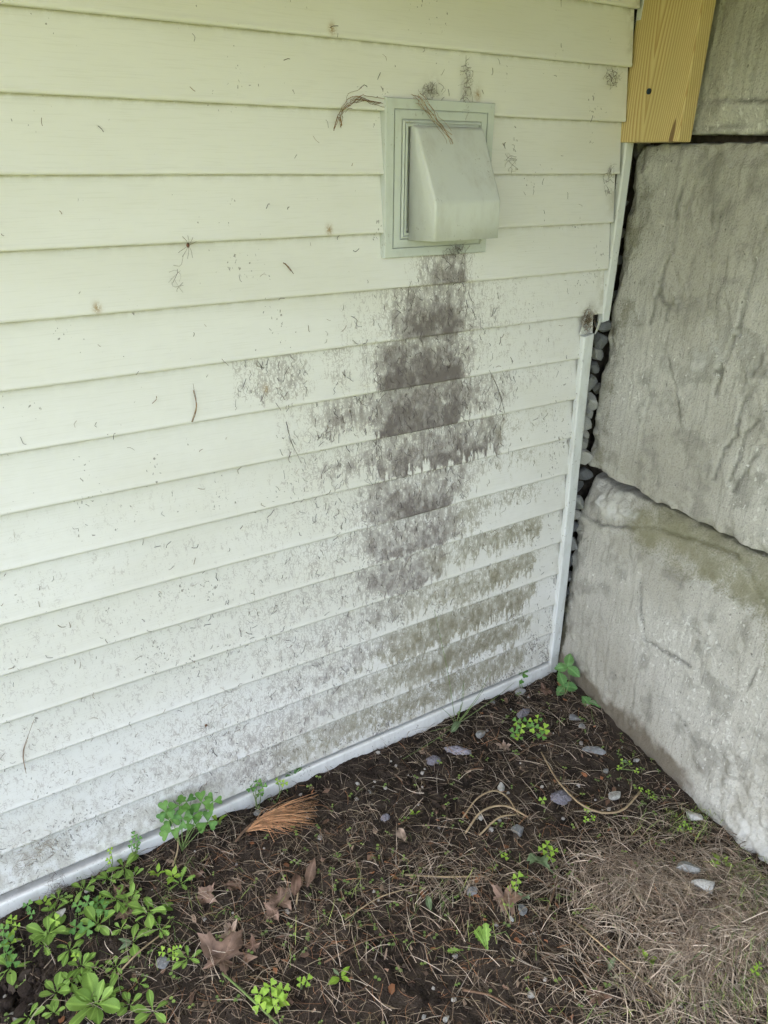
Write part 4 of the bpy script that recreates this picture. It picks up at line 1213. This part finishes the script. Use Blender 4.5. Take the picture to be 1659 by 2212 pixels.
# rubble in the gap between the siding and the blocks
gaps = [  # photo pixel, depth y, radius, material
    (1392, 322, .030, .024, 'granite', 'grey rubble stone under the lumber board at the top of the gap'),
    (1346, 440, .030, .010, 'slate', None), (1344, 505, .030, .011, 'granite', None), (1337, 560, .030, .010, 'slate', None),
    (1326, 640, .020, .016, 'slate', 'dark stone in the gap beside the end of the upper trim'),
    (1318, 590, .030, .010, 'granite', None),
    (1306, 705, .020, .018, 'slate', 'dark stone in the gap where the corner trim is broken'),
    (1296, 735, .020, .018, 'slate', None), (1290, 765, .025, .016, 'granite', None), (1284, 792, .020, .014, 'slate', None),
    (1274, 828, .012, .022, 'slate', 'blue-grey pointed stone in the gap beside the loose trim'),
    (1292, 840, .020, .014, 'granite', None),
    (1272, 868, .012, .019, 'granite', 'pale speckled stone in the gap below the blue-grey one'),
    (1268, 893, .014, .017, 'granite', None), (1262, 912, .012, .018, 'granite', None),
    (1261, 936, .010, .014, 'white', 'small whitish stone in the gap above the long pale one'),
    (1258, 958, .010, .017, 'granite', None),
    (1256, 985, .008, .022, 'white', 'long pale stone in the gap level with the bottom of the middle block'),
    (1262, 1022, .015, .020, 'slate', 'dark chip in the gap at the seam between the blocks'),
    (1250, 1050, .015, .016, 'slate', None), (1246, 1085, .012, .018, 'granite', None),
    (1242, 1112, .010, .016, 'white', None), (1240, 1140, .015, .015, 'slate', None), (1236, 1175, .012, .016, 'granite', None),
    (1232, 1210, .012, .015, 'slate', None), (1229, 1245, .012, .016, 'granite', None), (1226, 1280, .012, .015, 'slate', None),
    (1222, 1318, .012, .015, 'granite', None), (1220, 1355, .012, .015, 'slate', None), (1216, 1395, .012, .015, 'slate', None), (1212, 1430, .012, .014, 'granite', None),
]
gm = {m: [stone_mesh('rubble_stone', MAT[m], (1, .8, 1.05), 500 + i, 1.0, sub=2) for i in range(3)] for m in ('slate', 'granite', 'white')}
for i, (px, py, y, r, m, lab) in enumerate(gaps):
    p = wp(px, py, y)
    o = obj('rubble_stone', gm[m][i % 3], None, tuple(p), (i * 1.3, i * 2.1, i * .7), (r * 1.35, r * 1.2, r * 1.5))
    tone = {'slate': 'dark grey', 'granite': 'speckled grey', 'white': 'pale'}[m]
    tag(o, lab or '%s rubble stone %s the corner gap, %s' % (tone, ('high in', 'in the upper middle of', 'in the lower middle of', 'low in')[i // 8], ('first from top', 'second from top', 'third from top', 'fourth from top', 'fifth from top', 'sixth from top', 'seventh from top', 'last from top')[i % 8]), 'stone', 'rubble stones in the corner gap')


# ---- lint scraps fallen from the vent
def lint_mesh(name, a, b, h, seed):
    n = 34
    u = np.linspace(-1, 1, n); U, Vv = np.meshgrid(u, u, indexing='ij')
    # disc mapping
    X = U * np.sqrt(1 - Vv ** 2 / 2); Y = Vv * np.sqrt(1 - U ** 2 / 2)
    rr = np.hypot(X, Y); th = np.arctan2(Y, X)
    edge = 0.72 + 0.55 * fbm(np.cos(th) * 2.2 + seed, np.sin(th) * 2.2, 7, 4, .6)
    Z = h * (1 - rr ** 2) ** 1 * (0.35 + 1.2 * fbm(X * 5 + seed, Y * 5, 8, 4, .6)) - 0.002 * rr
    return mesh(name, np.stack([X * a * edge, Y * b * edge, Z], -1).reshape(-1, 3), grid_faces(n, n), MAT['lint'], True)


for i, (px, py, a, b, yaw, lab) in enumerate([
    (988, 1617, .034, .015, -42, 'long purple-grey lint scrap on the soil below the grass tuft'),
    (937, 1640, .020, .017, 0, 'round grey lint scrap left of the long purple one'),
    (1213, 1716, .028, .021, -15, 'purple-grey lint scrap left of the curved stem'),
    (1130, 1545, .026, .012, 10, 'purple-grey lint scrap behind the corner sorrel'),
    (833, 1768, .012, .009, 0, 'small bluish lint scrap in the centre of the soil'),
]):
    o = obj('lint_scrap', lint_mesh('lint_scrap', a, b, .010, i * 3.1), None, on_ground(px, py, .004), (0, 0, R(yaw)))
    tag(o, lab, 'lint', 'lint scraps on the soil')


# ---- dry stalks and sticks
def stalk(name, pts, r0, r1, mat, label, cat='stalk', n=22):
    P = np.array([np.array(on_ground(px, py, h)) for px, py, h in pts])
    o = obj(name, tube_mesh(name, spline(P, n), np.linspace(r0, r1, n), MAT[mat], 6))
    return tag(o, label, cat, 'dry stalks and sticks on the ground')


stalk('dry_stalk', [(1170, 1620, .004), (1195, 1668, .010), (1215, 1700, .014), (1255, 1738, .016), (1300, 1757, .014), (1345, 1750, .012), (1382, 1712, .010)], .0020, .0028, 'straw', 'long curved dry stem sweeping round the whitish stone')
stalk('dry_stalk', [(1000, 1765, .003), (1030, 1728, .014), (1065, 1713, .022), (1095, 1722, .016), (1122, 1758, .004)], .0022, .0016, 'straw', 'upper arched dry stalk above the dark flat stone')
stalk('dry_stalk', [(1005, 1800, .003), (1040, 1760, .016), (1090, 1745, .020), (1140, 1765, .006)], .0028, .0020, 'straw', 'thick lower arched dry stalk above the dark flat stone')
stalk('dry_stalk', [(1035, 1805, .003), (1075, 1775, .014), (1115, 1760, .010)], .0026, .0016, 'straw', 'short arched dry stalk under the thick one')
stalk('stick', [(875, 1893, .008), (960, 1892, .010), (1045, 1893, .006)], .0022, .0016, 'straw', 'straight pale stick lying left of the brown maple leaf', 'stick')
stalk('stick', [(1205, 1965 - 80, .006), (1195, 1930, .010), (1180, 1985 - 20, .006)], .0030, .0020, 'twig', 'short brown twig right of the wilted leaf', 'stick')
stalk('stick', [(1100, 1640, .004), (1150, 1610, .008), (1190, 1600, .006)], .0016, .0012, 'twig', 'thin brown twig below the corner sorrel', 'stick')
stalk('stick', [(1240, 1990, .008), (1290, 2050, .012), (1380, 2130, .008), (1430, 2165, .004)], .0018, .0012, 'straw', 'long pale stem slanting through the lower right grass', 'stick')
stalk('stick', [(700, 2080, .006), (790, 2040, .012), (880, 2010, .006)], .0018, .0012, 'twig', 'slender twig across the litter at the bottom centre', 'stick')
stalk('stick', [(745, 1990, .006), (820, 1945, .01), (900, 1915, .006)], .0014, .0010, 'straw', 'thin straw across the centre of the litter', 'stick')
stalk('stick', [(480, 2100, .008), (530, 2150, .014), (600, 2212, .006)], .0022, .0022, 'stalk', 'long pale green stem at the bottom left', 'stick')
stalk('stick', [(250, 2110, .01), (300, 2070, .02), (350, 2020, .01)], .0020, .0014, 'straw', 'dry stem rising beside the leafy patch', 'stick')
stalk('stick', [(640, 1955, .006), (648, 1920, .014), (655, 1900, .008)], .0020, .0016, 'straw', 'short straw beside the pointed maple leaf', 'stick')
stalk('stick', [(1000, 2130, .004), (1060, 2150, .01), (1110, 2175, .004)], .0026, .0014, 'twig', 'short stick near the bottom centre right', 'stick')
p0, p1 = on_ground(372, 1868), wp(385, 1790, -0.03)
o = obj('dry_stalk', tube_mesh('dry_stalk', spline([p0, (np.array(p0) + p1) / 2 + np.array([.002, -.01, 0]), p1], 10), np.linspace(.0022, .0014, 10), MAT['straw'], 6))
tag(o, 'upright pale dry stalk under the tall clover', 'stalk', 'dry stalks and sticks on the ground')


# ---- orange pine tassel
tas = empty('pine_tassel', on_ground(540, 1800)); tag(tas, 'orange dead pine tassel lying beside the base trim', 'pine tassel')
base = np.array(on_ground(508, 1818, .006)) - np.array(tas.location); hub = np.array(on_ground(556, 1776, .020)) - np.array(tas.location)
obj('twig', tube_mesh('twig', spline([base, (base + hub) / 2 + np.array([0, 0, .006]), hub], 8), np.linspace(.0026, .0034, 8), MAT['twig'], 6), tas)
nb_ = MB(); rg = np.random.default_rng(5)
for i in range(150):
    f = rg.random()
    s0 = base + (hub - base) * (0.45 + 0.55 * f) + rg.normal(0, .0015, 3)
    tx = 585 + 105 * rg.random() ** .7; ty = 1800 - 70 * (tx - 585) / 105 * rg.random() + rg.normal(0, 12) - 12
    tip = np.array(on_ground(tx, ty, abs(rg.normal(.014, .012)))) - np.array(tas.location)
    mid = (s0 + tip) / 2 + np.array([0, 0, .008 + .008 * rg.random()]) + rg.normal(0, .003, 3)
    V, F = tube_geo(spline([s0, mid, tip], 6), np.linspace(.0009, .0005, 6), 3)
    c = np.array([.72, .40, .21]) * rg.uniform(.65, 1.25)
    nb_.add(V, F, c)
obj('needles', nb_.mesh('needles', MAT['fibre'], True), tas)


# ---- plant strands caught on the vent, fluff on the wall
def strand(name, paths, n, jit, rad, cols, label, seed, cat='dry strand'):
    mb = MB(); rg = np.random.default_rng(seed)
    for i in range(n):
        P = spline(paths[i % len(paths)], 16)
        m = len(P); a, b = sorted(rg.uniform(0, 1, 2)); 
        if b - a < .45: a = max(0, a - .3); b = min(1, b + .3)
        P = P[int(a * (m - 1)):int(b * (m - 1)) + 1]
        if len(P) < 3: continue
        w = np.cumsum(rg.normal(0, jit * .5, P.shape), 0); w -= w.mean(0)
        P = P + w + rg.normal(0, jit, 3); P[:, 1] = np.minimum(P[:, 1], -0.0178)
        V, F = tube_geo(P, rad * rg.uniform(.6, 1.2), 3)
        mb.add(V, F, np.array(cols[i % len(cols)]) * rg.uniform(.7, 1.2))
    return tag(obj(name, mb.mesh(name, MAT['fibre'], True)), label, cat, 'dried strands and fluff on the wall')


W_ = lambda px, py, y=-.018: wp(px, py, y)
BRN = [(.28, .16, .08), (.36, .24, .13), (.20, .12, .07)]
strand('dried_strand', [[W_(833, 222), W_(800, 216), W_(772, 212), W_(748, 224), W_(733, 246)], [W_(772, 212), W_(745, 228), W_(732, 250), W_(736, 272)]], 12, .0042, .0005, BRN,
       'brown dried strand arching over the wall left of the vent', 1)
strand('dried_strand', [[W_(733, 246), W_(722, 280), W_(707, 308)], [W_(733, 250), W_(738, 268), W_(736, 275)]], 4, .0008, .0009, BRN, 'thin tail of dried grass hanging left of the vent', 2)
strand('dried_strand', [[W_(885, 205, -.03), W_(905, 212, -.034), W_(922, 232, -.036), W_(940, 258, -.045), W_(962, 290, -.07), W_(978, 318, -.085)], [W_(895, 208, -.03), W_(915, 226, -.036), W_(945, 268, -.05), W_(970, 298, -.075), W_(985, 335, -.092)]], 9, .0036, .0005,
       [(.40, .27, .13), (.30, .18, .09), (.36, .26, .15)], 'brown dried strand hanging over the front of the vent hood', 3)
FLF = [(.26, .23, .19), (.36, .33, .29), (.18, .15, .12)]


def fluff(name, c, sx, sz, n, label, seed, cols=FLF, L=.018, y=-.017, rad=.0003, cat='fluff'):
    mb = MB(); rg = np.random.default_rng(seed)
    for i in range(n):
        p = np.array(c) + np.array([rg.normal(0, sx), -abs(rg.normal(0, .004)), rg.normal(0, sz)])
        d = rg.normal(0, 1, 3); d[1] *= .3; d /= np.linalg.norm(d)
        P = spline([p - d * L * .5, p + rg.normal(0, L * .2, 3), p + d * L * .5 * rg.uniform(.4, 1.2)], 6); P[:, 1] = np.minimum(P[:, 1], y + .001)
        V, F = tube_geo(P, rad * rg.uniform(.6, 1.4), 3)
        mb.add(V, F, np.array(cols[rg.integers(len(cols))]) * rg.uniform(.7, 1.2))
    return tag(obj(name, mb.mesh(name, MAT['fibre'], True)), label, cat, 'dried strands and fluff on the wall')


fluff('dust_fluff', W_(925, 197), .012, .006, 38, 'tuft of dusty fluff on top of the vent plate', 11)
fluff('dust_fluff', W_(1006, 188), .005, .018, 45, 'dusty cobweb streak on the wall above the right of the vent', 12)
fluff('dust_fluff', W_(1268, 690, -.02), .008, .014, 130, 'brown clump of debris where the corner trim is broken', 13, [(.24, .18, .12), (.34, .27, .19)], .02)
fluff('dust_fluff', W_(1322, 165, -.02), .010, .010, 40, 'dusty cobweb at the end of the siding beside the lumber board', 14)
fluff('dust_fluff', W_(1312, 390, -.02), .006, .014, 26, 'dusty cobweb at the end of the siding beside the upper trim', 15)
fluff('dust_fluff', W_(75, 1838, -.015), .028, .020, 70, 'brown dusty cobweb on the lowest boards at the left', 16, [(.42, .35, .27), (.34, .27, .20)], .026)
fluff('dust_fluff', W_(128, 1930, -.026), .009, .030, 150, 'grey fibrous tuft hanging over the base trim at the left', 17, [(.30, .26, .22), (.22, .18, .15)], .022, -.024)
fluff('dust_fluff', W_(1100, 355, -.015), .005, .014, 10, 'wisp of dry roots at the right side of the vent', 18, FLF, .03)
fluff('dust_fluff', W_(380, 600, -.014), .005, .010, 9, 'curled dark fibre on the upper siding at the left', 19, FLF, .022)
fluff('dust_fluff', W_(985, 540, -.026), .012, .006, 50, 'tuft of lint under the mouth of the vent hood', 20, [(.22, .19, .19), (.3, .27, .27)], .014, -.024)
strand('dried_strand', [[W_(412, 815), W_(420, 850), W_(424, 880), W_(415, 912)]], 4, .0007, .0006, BRN, 'thin brown stem with a seed stuck to the siding at the left', 21)
strand('dried_strand', [[W_(612, 565), W_(625, 580), W_(638, 600)]], 3, .0006, .0008, BRN, 'short brown needle pair stuck to the siding left of the vent', 22)
strand('dried_strand', [[W_(80, 1540, -.014), W_(60, 1590, -.014), W_(50, 1625, -.014), W_(56, 1668, -.014)]], 3, .0006, .0008, [(.36, .24, .17)], 'long pale pine needle stuck to the lower siding at the left', 23)
strand('dried_strand', [[W_(1058, 800), W_(1080, 850), W_(1092, 890)]], 3, .0008, .0006, [(.22, .19, .17)], 'dark root fibre slanting down the stained siding', 24)
strand('dried_strand', [[W_(618, 910), W_(628, 950), W_(650, 1000)]], 3, .0008, .0006, [(.22, .19, .18)], 'dark root fibre at the left of the lint stain', 25)

# harvestmen on the siding
for px, py, rot, lab in ((445, 1567, .3, 'brown long-legged harvestman on the lower siding'), (406, 530, 1.2, 'pale long-legged harvestman under a lap of the upper siding')):
    mb = MB(); rg = np.random.default_rng(int(px)); c = W_(px, py, -.018)
    bm = bmesh.new(); bmesh.ops.create_icosphere(bm, subdivisions=2, radius=.0028)
    V = np.array([tuple(v.co) for v in bm.verts]) * np.array([1, .7, 1.35]) + c; F = [tuple(v.index for v in f.verts) for f in bm.faces]; bm.free()
    mb.add(V, F, (.22, .11, .07))
    for k in range(8):
        a = rot + (k // 4) * math.pi + (k % 4 - 1.5) * .5
        e = np.array([math.cos(a), 0, math.sin(a)])
        P = spline([c, c + e * .007 + np.array([0, -.005, 0]), c + e * .018 + np.array([0, .003, -.003])], 6)
        V, F = tube_geo(P, .0003, 3); mb.add(V, F, (.16, .12, .09))
    tag(obj('harvestman', mb.mesh('harvestman', MAT['fibre'], True)), lab, 'harvestman', 'harvestmen on the siding')

# torn shards of trim at the break
for i, (px, py, pts, lab) in enumerate([
    (1264, 695, [(-.012, -.028), (.002, .026), (.012, .004), (.004, -.03)], 'torn white trim shard left of the break in the corner trim'),
    (1294, 700, [(-.016, .016), (.006, .010), (.016, -.018), (.0, -.026)], 'torn white trim shard right of the break in the corner trim'),
]):
    c = W_(px, py, -.017)
    V = [(a, -.0008, b) for a, b in pts] + [(a, .0008, b) for a, b in pts]
    n = len(pts)
    F = [tuple(range(n))[::-1], tuple(range(n, 2 * n))] + [(k, (k + 1) % n, n + (k + 1) % n, n + k) for k in range(n)]
    o = obj('trim_shard', mesh('trim_shard', V, F, MAT['trim']), None, tuple(c), (R(15 * i), 0, R(-12 + 40 * i)))
    tag(o, lab, 'trim shard', 'torn trim shards')


# ================================================================== STUFF: litter, grass, crumbs
def in_view(px, py): return -60 < px < 1720 and py < 2300


def inside(x, y):
    """in front of the trim and the concrete"""
    return y < -0.024 and x < 1.395 + 0.128 * y - 0.01


def density_pick(rg, fn, n, box=(-.35, 1.36, -1.10, -.025)):
    out = []
    while len(out) < n:
        x = rg.uniform(box[0], box[1], 4000); y = rg.uniform(box[2], box[3], 4000)
        v = BR; P = np.stack([x, y, np.full(4000, .036)], 1) - CAM
        dz = P @ BF; px = IW / 2 + FPX * (P @ BR) / dz; py = IH / 2 - FPX * (P @ BU) / dz
        ok = (px > -80) & (px < 1740) & (py < 2330) & (x < 1.388 + 0.128 * y)
        d = fn(px, py, x, y)
        ok &= rg.random(4000) < d
        out += list(zip(x[ok], y[ok], px[ok], py[ok]))
    return out[:n]


def blade_batch(name, spots, rg, lens, width, arch, cols, flow=None, lift=(.001, .010), segs=4, upright=0.0):
    """many thin curved blades in one mesh, each a narrow two-sided strip"""
    n = len(spots)
    P = np.array([(s[0], s[1]) for s in spots])
    Z = ground_z(P[:, 0], P[:, 1])
    L = rg.uniform(*lens, n)
    A = rg.uniform(0, 2 * np.pi, n) if flow is None else flow(P, rg)
    bend = rg.normal(0, .55, n)
    ar = rg.uniform(.2, 1.0, n) * arch
    lf = rg.uniform(*lift, n)
    tl = rg.normal(0, .09, n)
    ts = np.linspace(0, 1, segs + 1)
    pos = np.zeros((n, segs + 1, 3)); ang = A.copy(); cur = np.stack([P[:, 0], P[:, 1]], 1) - 0.5 * L[:, None] * np.stack([np.cos(A), np.sin(A)], 1)
    dirs = np.zeros((n, segs + 1))
    for k, t in enumerate(ts):
        pos[:, k, 0] = cur[:, 0]; pos[:, k, 1] = cur[:, 1]
        if upright: pos[:, k, 2] = Z + L * upright * (1 - (1 - t) ** 2) * rg.uniform(.6, 1)
        else: pos[:, k, 2] = Z + lf + ar * L * np.sin(np.pi * t) + tl * L * (t - .5)
        dirs[:, k] = ang
        st_ = L / segs * (1.0 if not upright else .5)
        cur = cur + st_[:, None] * np.stack([np.cos(ang), np.sin(ang)], 1)
        ang = ang + bend / segs
    pos[:, :, 2] = np.maximum(pos[:, :, 2], ground_z(pos[:, :, 0], pos[:, :, 1]) + .0004)
    side = np.stack([-np.sin(dirs), np.cos(dirs), rg.normal(0, .5, (n, 1)) * np.ones_like(dirs)], -1)
    side /= np.linalg.norm(side, axis=-1)[..., None]
    w = (rg.uniform(.6, 1.3, n) * width)[:, None] * (1 - .55 * ts[None, :] ** 2)
    a = pos + side * w[..., None] * .5; b = pos - side * w[..., None] * .5
    b[..., 2] -= 0.0002
    V = np.stack([a, b], 2).reshape(-1, 3)
    m = segs + 1
    base = (np.arange(n) * m * 2)[:, None] + (np.arange(segs) * 2)[None, :]
    F = np.stack([base, base + 2, base + 3, base + 1], -1).reshape(-1, 4)
    pal = np.array(cols)
    c = pal[rg.integers(len(pal), size=n)] * rg.uniform(.6, 1.25, n)[:, None]
    C = np.repeat(c, m * 2, 0)
    me = mesh(name, V, F, MAT['fibre'], False, {'Col': C})
    return obj(name, me)


G = lambda px, py, cx, cy, sx, sy: np.exp(-((px - cx) / sx) ** 2 - ((py - cy) / sy) ** 2)
rg = np.random.default_rng(99)
# brown pine needles and rotting straw everywhere but the bare patches
bare = lambda px, py: np.clip(1 - 0.9 * G(px, py, 40, 2150, 130, 110) - .75 * G(px, py, 880, 2120, 120, 70) - .7 * G(px, py, 760, 1690, 260, 60) - .6 * G(px, py, 1300, 1640, 110, 70) - .6 * G(px, py, 200, 1990, 200, 90), .05, 1)
need = density_pick(rg, lambda px, py, x, y: bare(px, py) * (.30 + .6 * G(px, py, 600, 1900, 330, 160) + .4 * G(px, py, 1300, 2000, 400, 200) + .35 * G(px, py, 700, 2130, 400, 130)), 4300)
tag(blade_batch('pine_needles', need, rg, (.014, .058), .0010, .08, [(.17, .115, .08), (.22, .15, .105), (.28, .20, .14), (.12, .08, .055), (.40, .32, .22), (.36, .18, .09)]), 'brown pine needles matted over the soil', 'pine needles', None, 'stuff')
# pale dry grass, matted in swirls at the lower right
swirl = [(gp(1450, 2035), .12), (gp(1290, 1905), .10), (gp(1330, 1990), .08), (gp(1600, 1990), .10), (gp(960, 1900), .07)]


def flow(P, rg):
    a = np.full(len(P), 2.3)
    for c, s in swirl:
        d = P - c[:2]; w = np.exp(-(d ** 2).sum(1) / (s * s))
        a = a + w * (np.arctan2(d[:, 1], d[:, 0]) + 1.57 - 2.3)
    return a + rg.normal(0, .75, len(P))


dry = density_pick(rg, lambda px, py, x, y: np.clip(1.0 * G(px, py, 1570, 2040, 230, 175) + .55 * G(px, py, 1350, 1900, 120, 65) + .18 * G(px, py, 950, 1900, 90, 50) + .035, 0, 1) * bare(px, py), 7600)
tag(blade_batch('dry_grass', dry, rg, (.03, .085), .0013, .15, [(.42, .335, .25), (.52, .425, .33), (.33, .25, .185), (.64, .54, .43), (.25, .18, .13)], flow, (.001, .016)), 'pale dry grass matted at the lower right', 'dry grass', None, 'stuff')
# fine dark shreds
shr = density_pick(rg, lambda px, py, x, y: .25 + .5 * bare(px, py), 4200)
tag(blade_batch('plant_shreds', shr, rg, (.006, .03), .0017, .10, [(.09, .065, .05), (.15, .11, .08), (.36, .28, .20), (.06, .044, .033), (.22, .17, .105)], None, (.0005, .006), 2), 'short shreds of rotting plants on the soil', 'plant litter', None, 'stuff')
# green grass blades: tuft at the wall, tuft at the concrete, thin lawn at the right edge
gr = density_pick(rg, lambda px, py, x, y: np.clip(.9 * G(px, py, 1500, 1780, 80, 25) + .8 * G(px, py, 1640, 1900, 60, 60) + .5 * G(px, py, 1530, 2170, 140, 60) + .25 * G(px, py, 1620, 2080, 60, 130) + .10 * G(px, py, 1000, 1950, 300, 100) + .22 * G(px, py, 310, 1960, 130, 70), 0, 1), 620)
tag(blade_batch('green_grass', gr, rg, (.03, .085), .0013, .05, [(.15, .23, .06), (.22, .29, .08), (.30, .36, .10), (.13, .19, .06)], None, (.0, .003), 4, .55), 'thin green grass blades along the concrete and the lower right', 'grass', None, 'stuff')
# tuft of grass by the wall
tf = empty('grass_tuft', on_ground(985, 1560)); tag(tf, 'small tuft of green grass leaning on the base trim', 'grass tuft')
for i, (ex, ey, y) in enumerate([(938, 1318, -.016), (1002, 1470, -.03), (1110, 1475, -.03), (1045, 1490, -.04), (930, 1580, -.06), (1060, 1450, -.03), (955, 1530, -.04), (1020, 1520, -.05), (870, 1640, -.10), (1000, 1400 + 80, -.03)]):
    tip = W_(ex, ey, y); b0 = np.array(tf.location); d = tip - b0
    P = spline([np.zeros(3), d * .5 + np.array([.004 * (i % 3 - 1), -.012, .012]), d], 9)
    obj('blade', tube_mesh('blade', P, np.linspace(.0012, .0005, 9), MAT['stalk'], 4), tf)

# soil crumbs and bits
mb = MB()
bm = bmesh.new(); bmesh.ops.create_icosphere(bm, subdivisions=1, radius=1)
IV = np.array([tuple(v.co) for v in bm.verts]); IF = [tuple(v.index for v in f.verts) for f in bm.faces]; bm.free()
for x, y, px, py in density_pick(rg, lambda px, py, x, y: np.clip(.25 + .8 * G(px, py, 40, 2160, 120, 110) + .3 * G(px, py, 820, 1680, 400, 90), 0, 1), 5200):
    r = abs(rg.normal(0, .0026)) + .0012
    if G(px, py, 40, 2160, 110, 100) > .5: r *= 1.9
    V = IV * r * rg.uniform(.6, 1.3, (len(IV), 1)) * np.array([1, 1, .7]) + np.array([x, y, gz(x, y) + r * .3])
    t = rg.random()
    c = np.array((.028, .021, .017)) if t < .8 else np.array((.07, .054, .042)) if t < .965 else np.array((.36, .34, .31))
    mb.add(V, IF, c * rg.uniform(.7, 1.3))
tag(obj('soil_crumbs', mb.mesh('soil_crumbs', MAT['crumb'])), 'loose crumbs of dark soil and grit', 'soil crumbs', None, 'stuff')
# bark and leaf scraps
mb = MB()
for x, y, px, py in density_pick(rg, lambda px, py, x, y: .5 * bare(px, py), 420):
    L = rg.uniform(.004, .016); Wd = L * rg.uniform(.25, .7); a = rg.uniform(0, 6.28)
    q = np.array([(-L, -Wd * .6, 0), (0, -Wd, .002), (L, -.2 * Wd, 0), (.8 * L, .7 * Wd, .003), (-.2 * L, Wd, 0), (-.9 * L, .5 * Wd, .002)]) * .6
    q = q + rg.normal(0, .0012, q.shape)
    cs, sn = math.cos(a), math.sin(a)
    q = np.stack([q[:, 0] * cs - q[:, 1] * sn, q[:, 0] * sn + q[:, 1] * cs, q[:, 2] + q[:, 0] * rg.normal(0, .25)], 1) + np.array([x, y, gz(x, y) + .005])
    pal = [(.17, .10, .065), (.24, .15, .105), (.33, .24, .17), (.30, .13, .06), (.12, .08, .055)]
    mb.add(q, [(0, 1, 2, 3), (0, 3, 4, 5)], np.array(pal[rg.integers(5)]) * rg.uniform(.7, 1.2))
tag(obj('leaf_scraps', mb.mesh('leaf_scraps', MAT['fibre'])), 'scraps of bark and dead leaf in the litter', 'leaf litter', None, 'stuff')
# seedlings: pairs of round seed leaves
mb = MB()
for x, y, px, py in density_pick(rg, lambda px, py, x, y: np.clip(.12 + .6 * G(px, py, 800, 1950, 260, 160) + .5 * G(px, py, 1330, 1990, 200, 130) + .5 * G(px, py, 200, 2080, 150, 120) + .5 * G(px, py, 1380, 1700, 80, 60) + .3 * G(px, py, 1130, 1560, 90, 60), 0, 1), 360):
    r = rg.uniform(.0020, .0038); a = rg.uniform(0, 6.28); h = rg.uniform(.006, .014); z0 = gz(x, y)
    c = np.array([(.20, .31, .075), (.26, .37, .09), (.17, .26, .07)][rg.integers(3)]) * rg.uniform(.8, 1.15)
    for s in (0, math.pi):
        cx, cy = x + math.cos(a + s) * r * 1.15, y + math.sin(a + s) * r * 1.15
        q = [(cx + r * math.cos(k * 1.0472), cy + r * math.sin(k * 1.0472), z0 + h + .0007 * math.sin(k * 2)) for k in range(6)]
        mb.add(q, [tuple(range(6))], c)
    V, F = tube_geo([(x, y, z0 - .001), (x + .001, y, z0 + h * .5), (x, y, z0 + h)], .0005, 3); mb.add(V, F, c * .8)
tag(obj('seedlings', mb.mesh('seedlings', MAT['sprout'])), 'tiny round-leaved seedlings scattered in the litter', 'seedlings', None, 'stuff')
# fibres stuck to the siding
mb = MB()
for i in range(650):
    while True:
        x = rg.uniform(-.2, 1.36); z = rg.uniform(.08, 1.62)
        k_ = .15 + .85 * np.exp(-((z - .35) / .4) ** 2) + .5 * math.exp(-((x - .85) / .25) ** 2)
        if rg.random() < k_ * .8 and not (.75 < x < 1.03 and 1.24 < z < 1.53): break
    t = ((ZL0 - z) / EXPO) % 1.0
    y = -0.0025 - 0.0138 * t - .0012
    L = rg.uniform(.004, .016); a = rg.normal(1.57, .9); d = np.array([math.cos(a), 0, math.sin(a)])
    c0 = np.array([x, y, z])
    P = spline([c0 - d * L * .5, c0 + np.array([rg.normal(0, L * .18), -.0006, rg.normal(0, L * .18)]), c0 + d * L * .5], 5)
    V, F = tube_geo(P, rg.uniform(.0003, .0006), 3)
    mb.add(V, F, np.array([(.12, .10, .085), (.20, .165, .13), (.09, .08, .07), (.27, .19, .13)][rg.integers(4)]))
tag(obj('wall_fibres', mb.mesh('wall_fibres', MAT['fibre'])), 'short dark fibres and bits stuck to the siding', 'fibres', None, 'stuff')

# fibrous lint clinging to the stained boards and straying beyond the stain
mb = MB(); rgf = np.random.default_rng(321); made = 0
while made < 1500:
    k = int(rgf.integers(4, 16)); tb = STAIN[k]
    zc = 0.5 * (line_z(k - 1) + line_z(k))
    px = rgf.uniform(420, 1240); d = float(np.interp(px, [a for a, _, _ in tb], [b for _, b, _ in tb], left=0, right=0))
    wgt = d ** 1.8 * (1.7 if k < 10 else 0.8) * (0.45 if d > .8 else 1.0) + 0.004
    if rgf.random() > wgt: continue
    t = rgf.random() ** 0.8
    cutk = float(np.interp(px, [a for a, _, _ in tb], [c for _, _, c in tb]))
    if t > cutk + .12: continue
    z = line_z(k - 1) - EXPO * t; x = wx(px, zc)
    y = -0.0025 - 0.0138 * t - .0016
    L = rgf.uniform(.004, .020) * (1.5 if rgf.random() < .12 else 1.0)
    a = rgf.normal(-1.57, .5); dv = np.array([math.cos(a), 0, math.sin(a)]); c0 = np.array([x, y, z])
    sl = (0.0138 / EXPO)
    P = spline([c0 - dv * L * .5, c0 + np.array([rgf.normal(0, L * .12), -.0008, rgf.normal(0, L * .12)]), c0 + dv * L * .35 + np.array([rgf.normal(0, L * .15), -.0004, 0]), c0 + dv * L * .55], 7)
    P[:, 1] = np.minimum(P[:, 1], y - sl * (z - P[:, 2]) * (P[:, 2] < z) + .0004)
    V, F = tube_geo(P, rgf.uniform(.00028, .0007), 3)
    ol = k in OLIVE and px > OLIVE[k]
    c = np.array((.24, .215, .145) if ol else [(.19, .165, .16), (.25, .22, .21), (.14, .12, .115)][rgf.integers(3)])
    mb.add(V, F, c * rgf.uniform(.8, 1.25)); made += 1
tag(obj('lint_fibres', mb.mesh('lint_fibres', MAT['fibre'])), 'dark lint fibres clinging to the stained siding below the vent', 'lint', None, 'stuff')
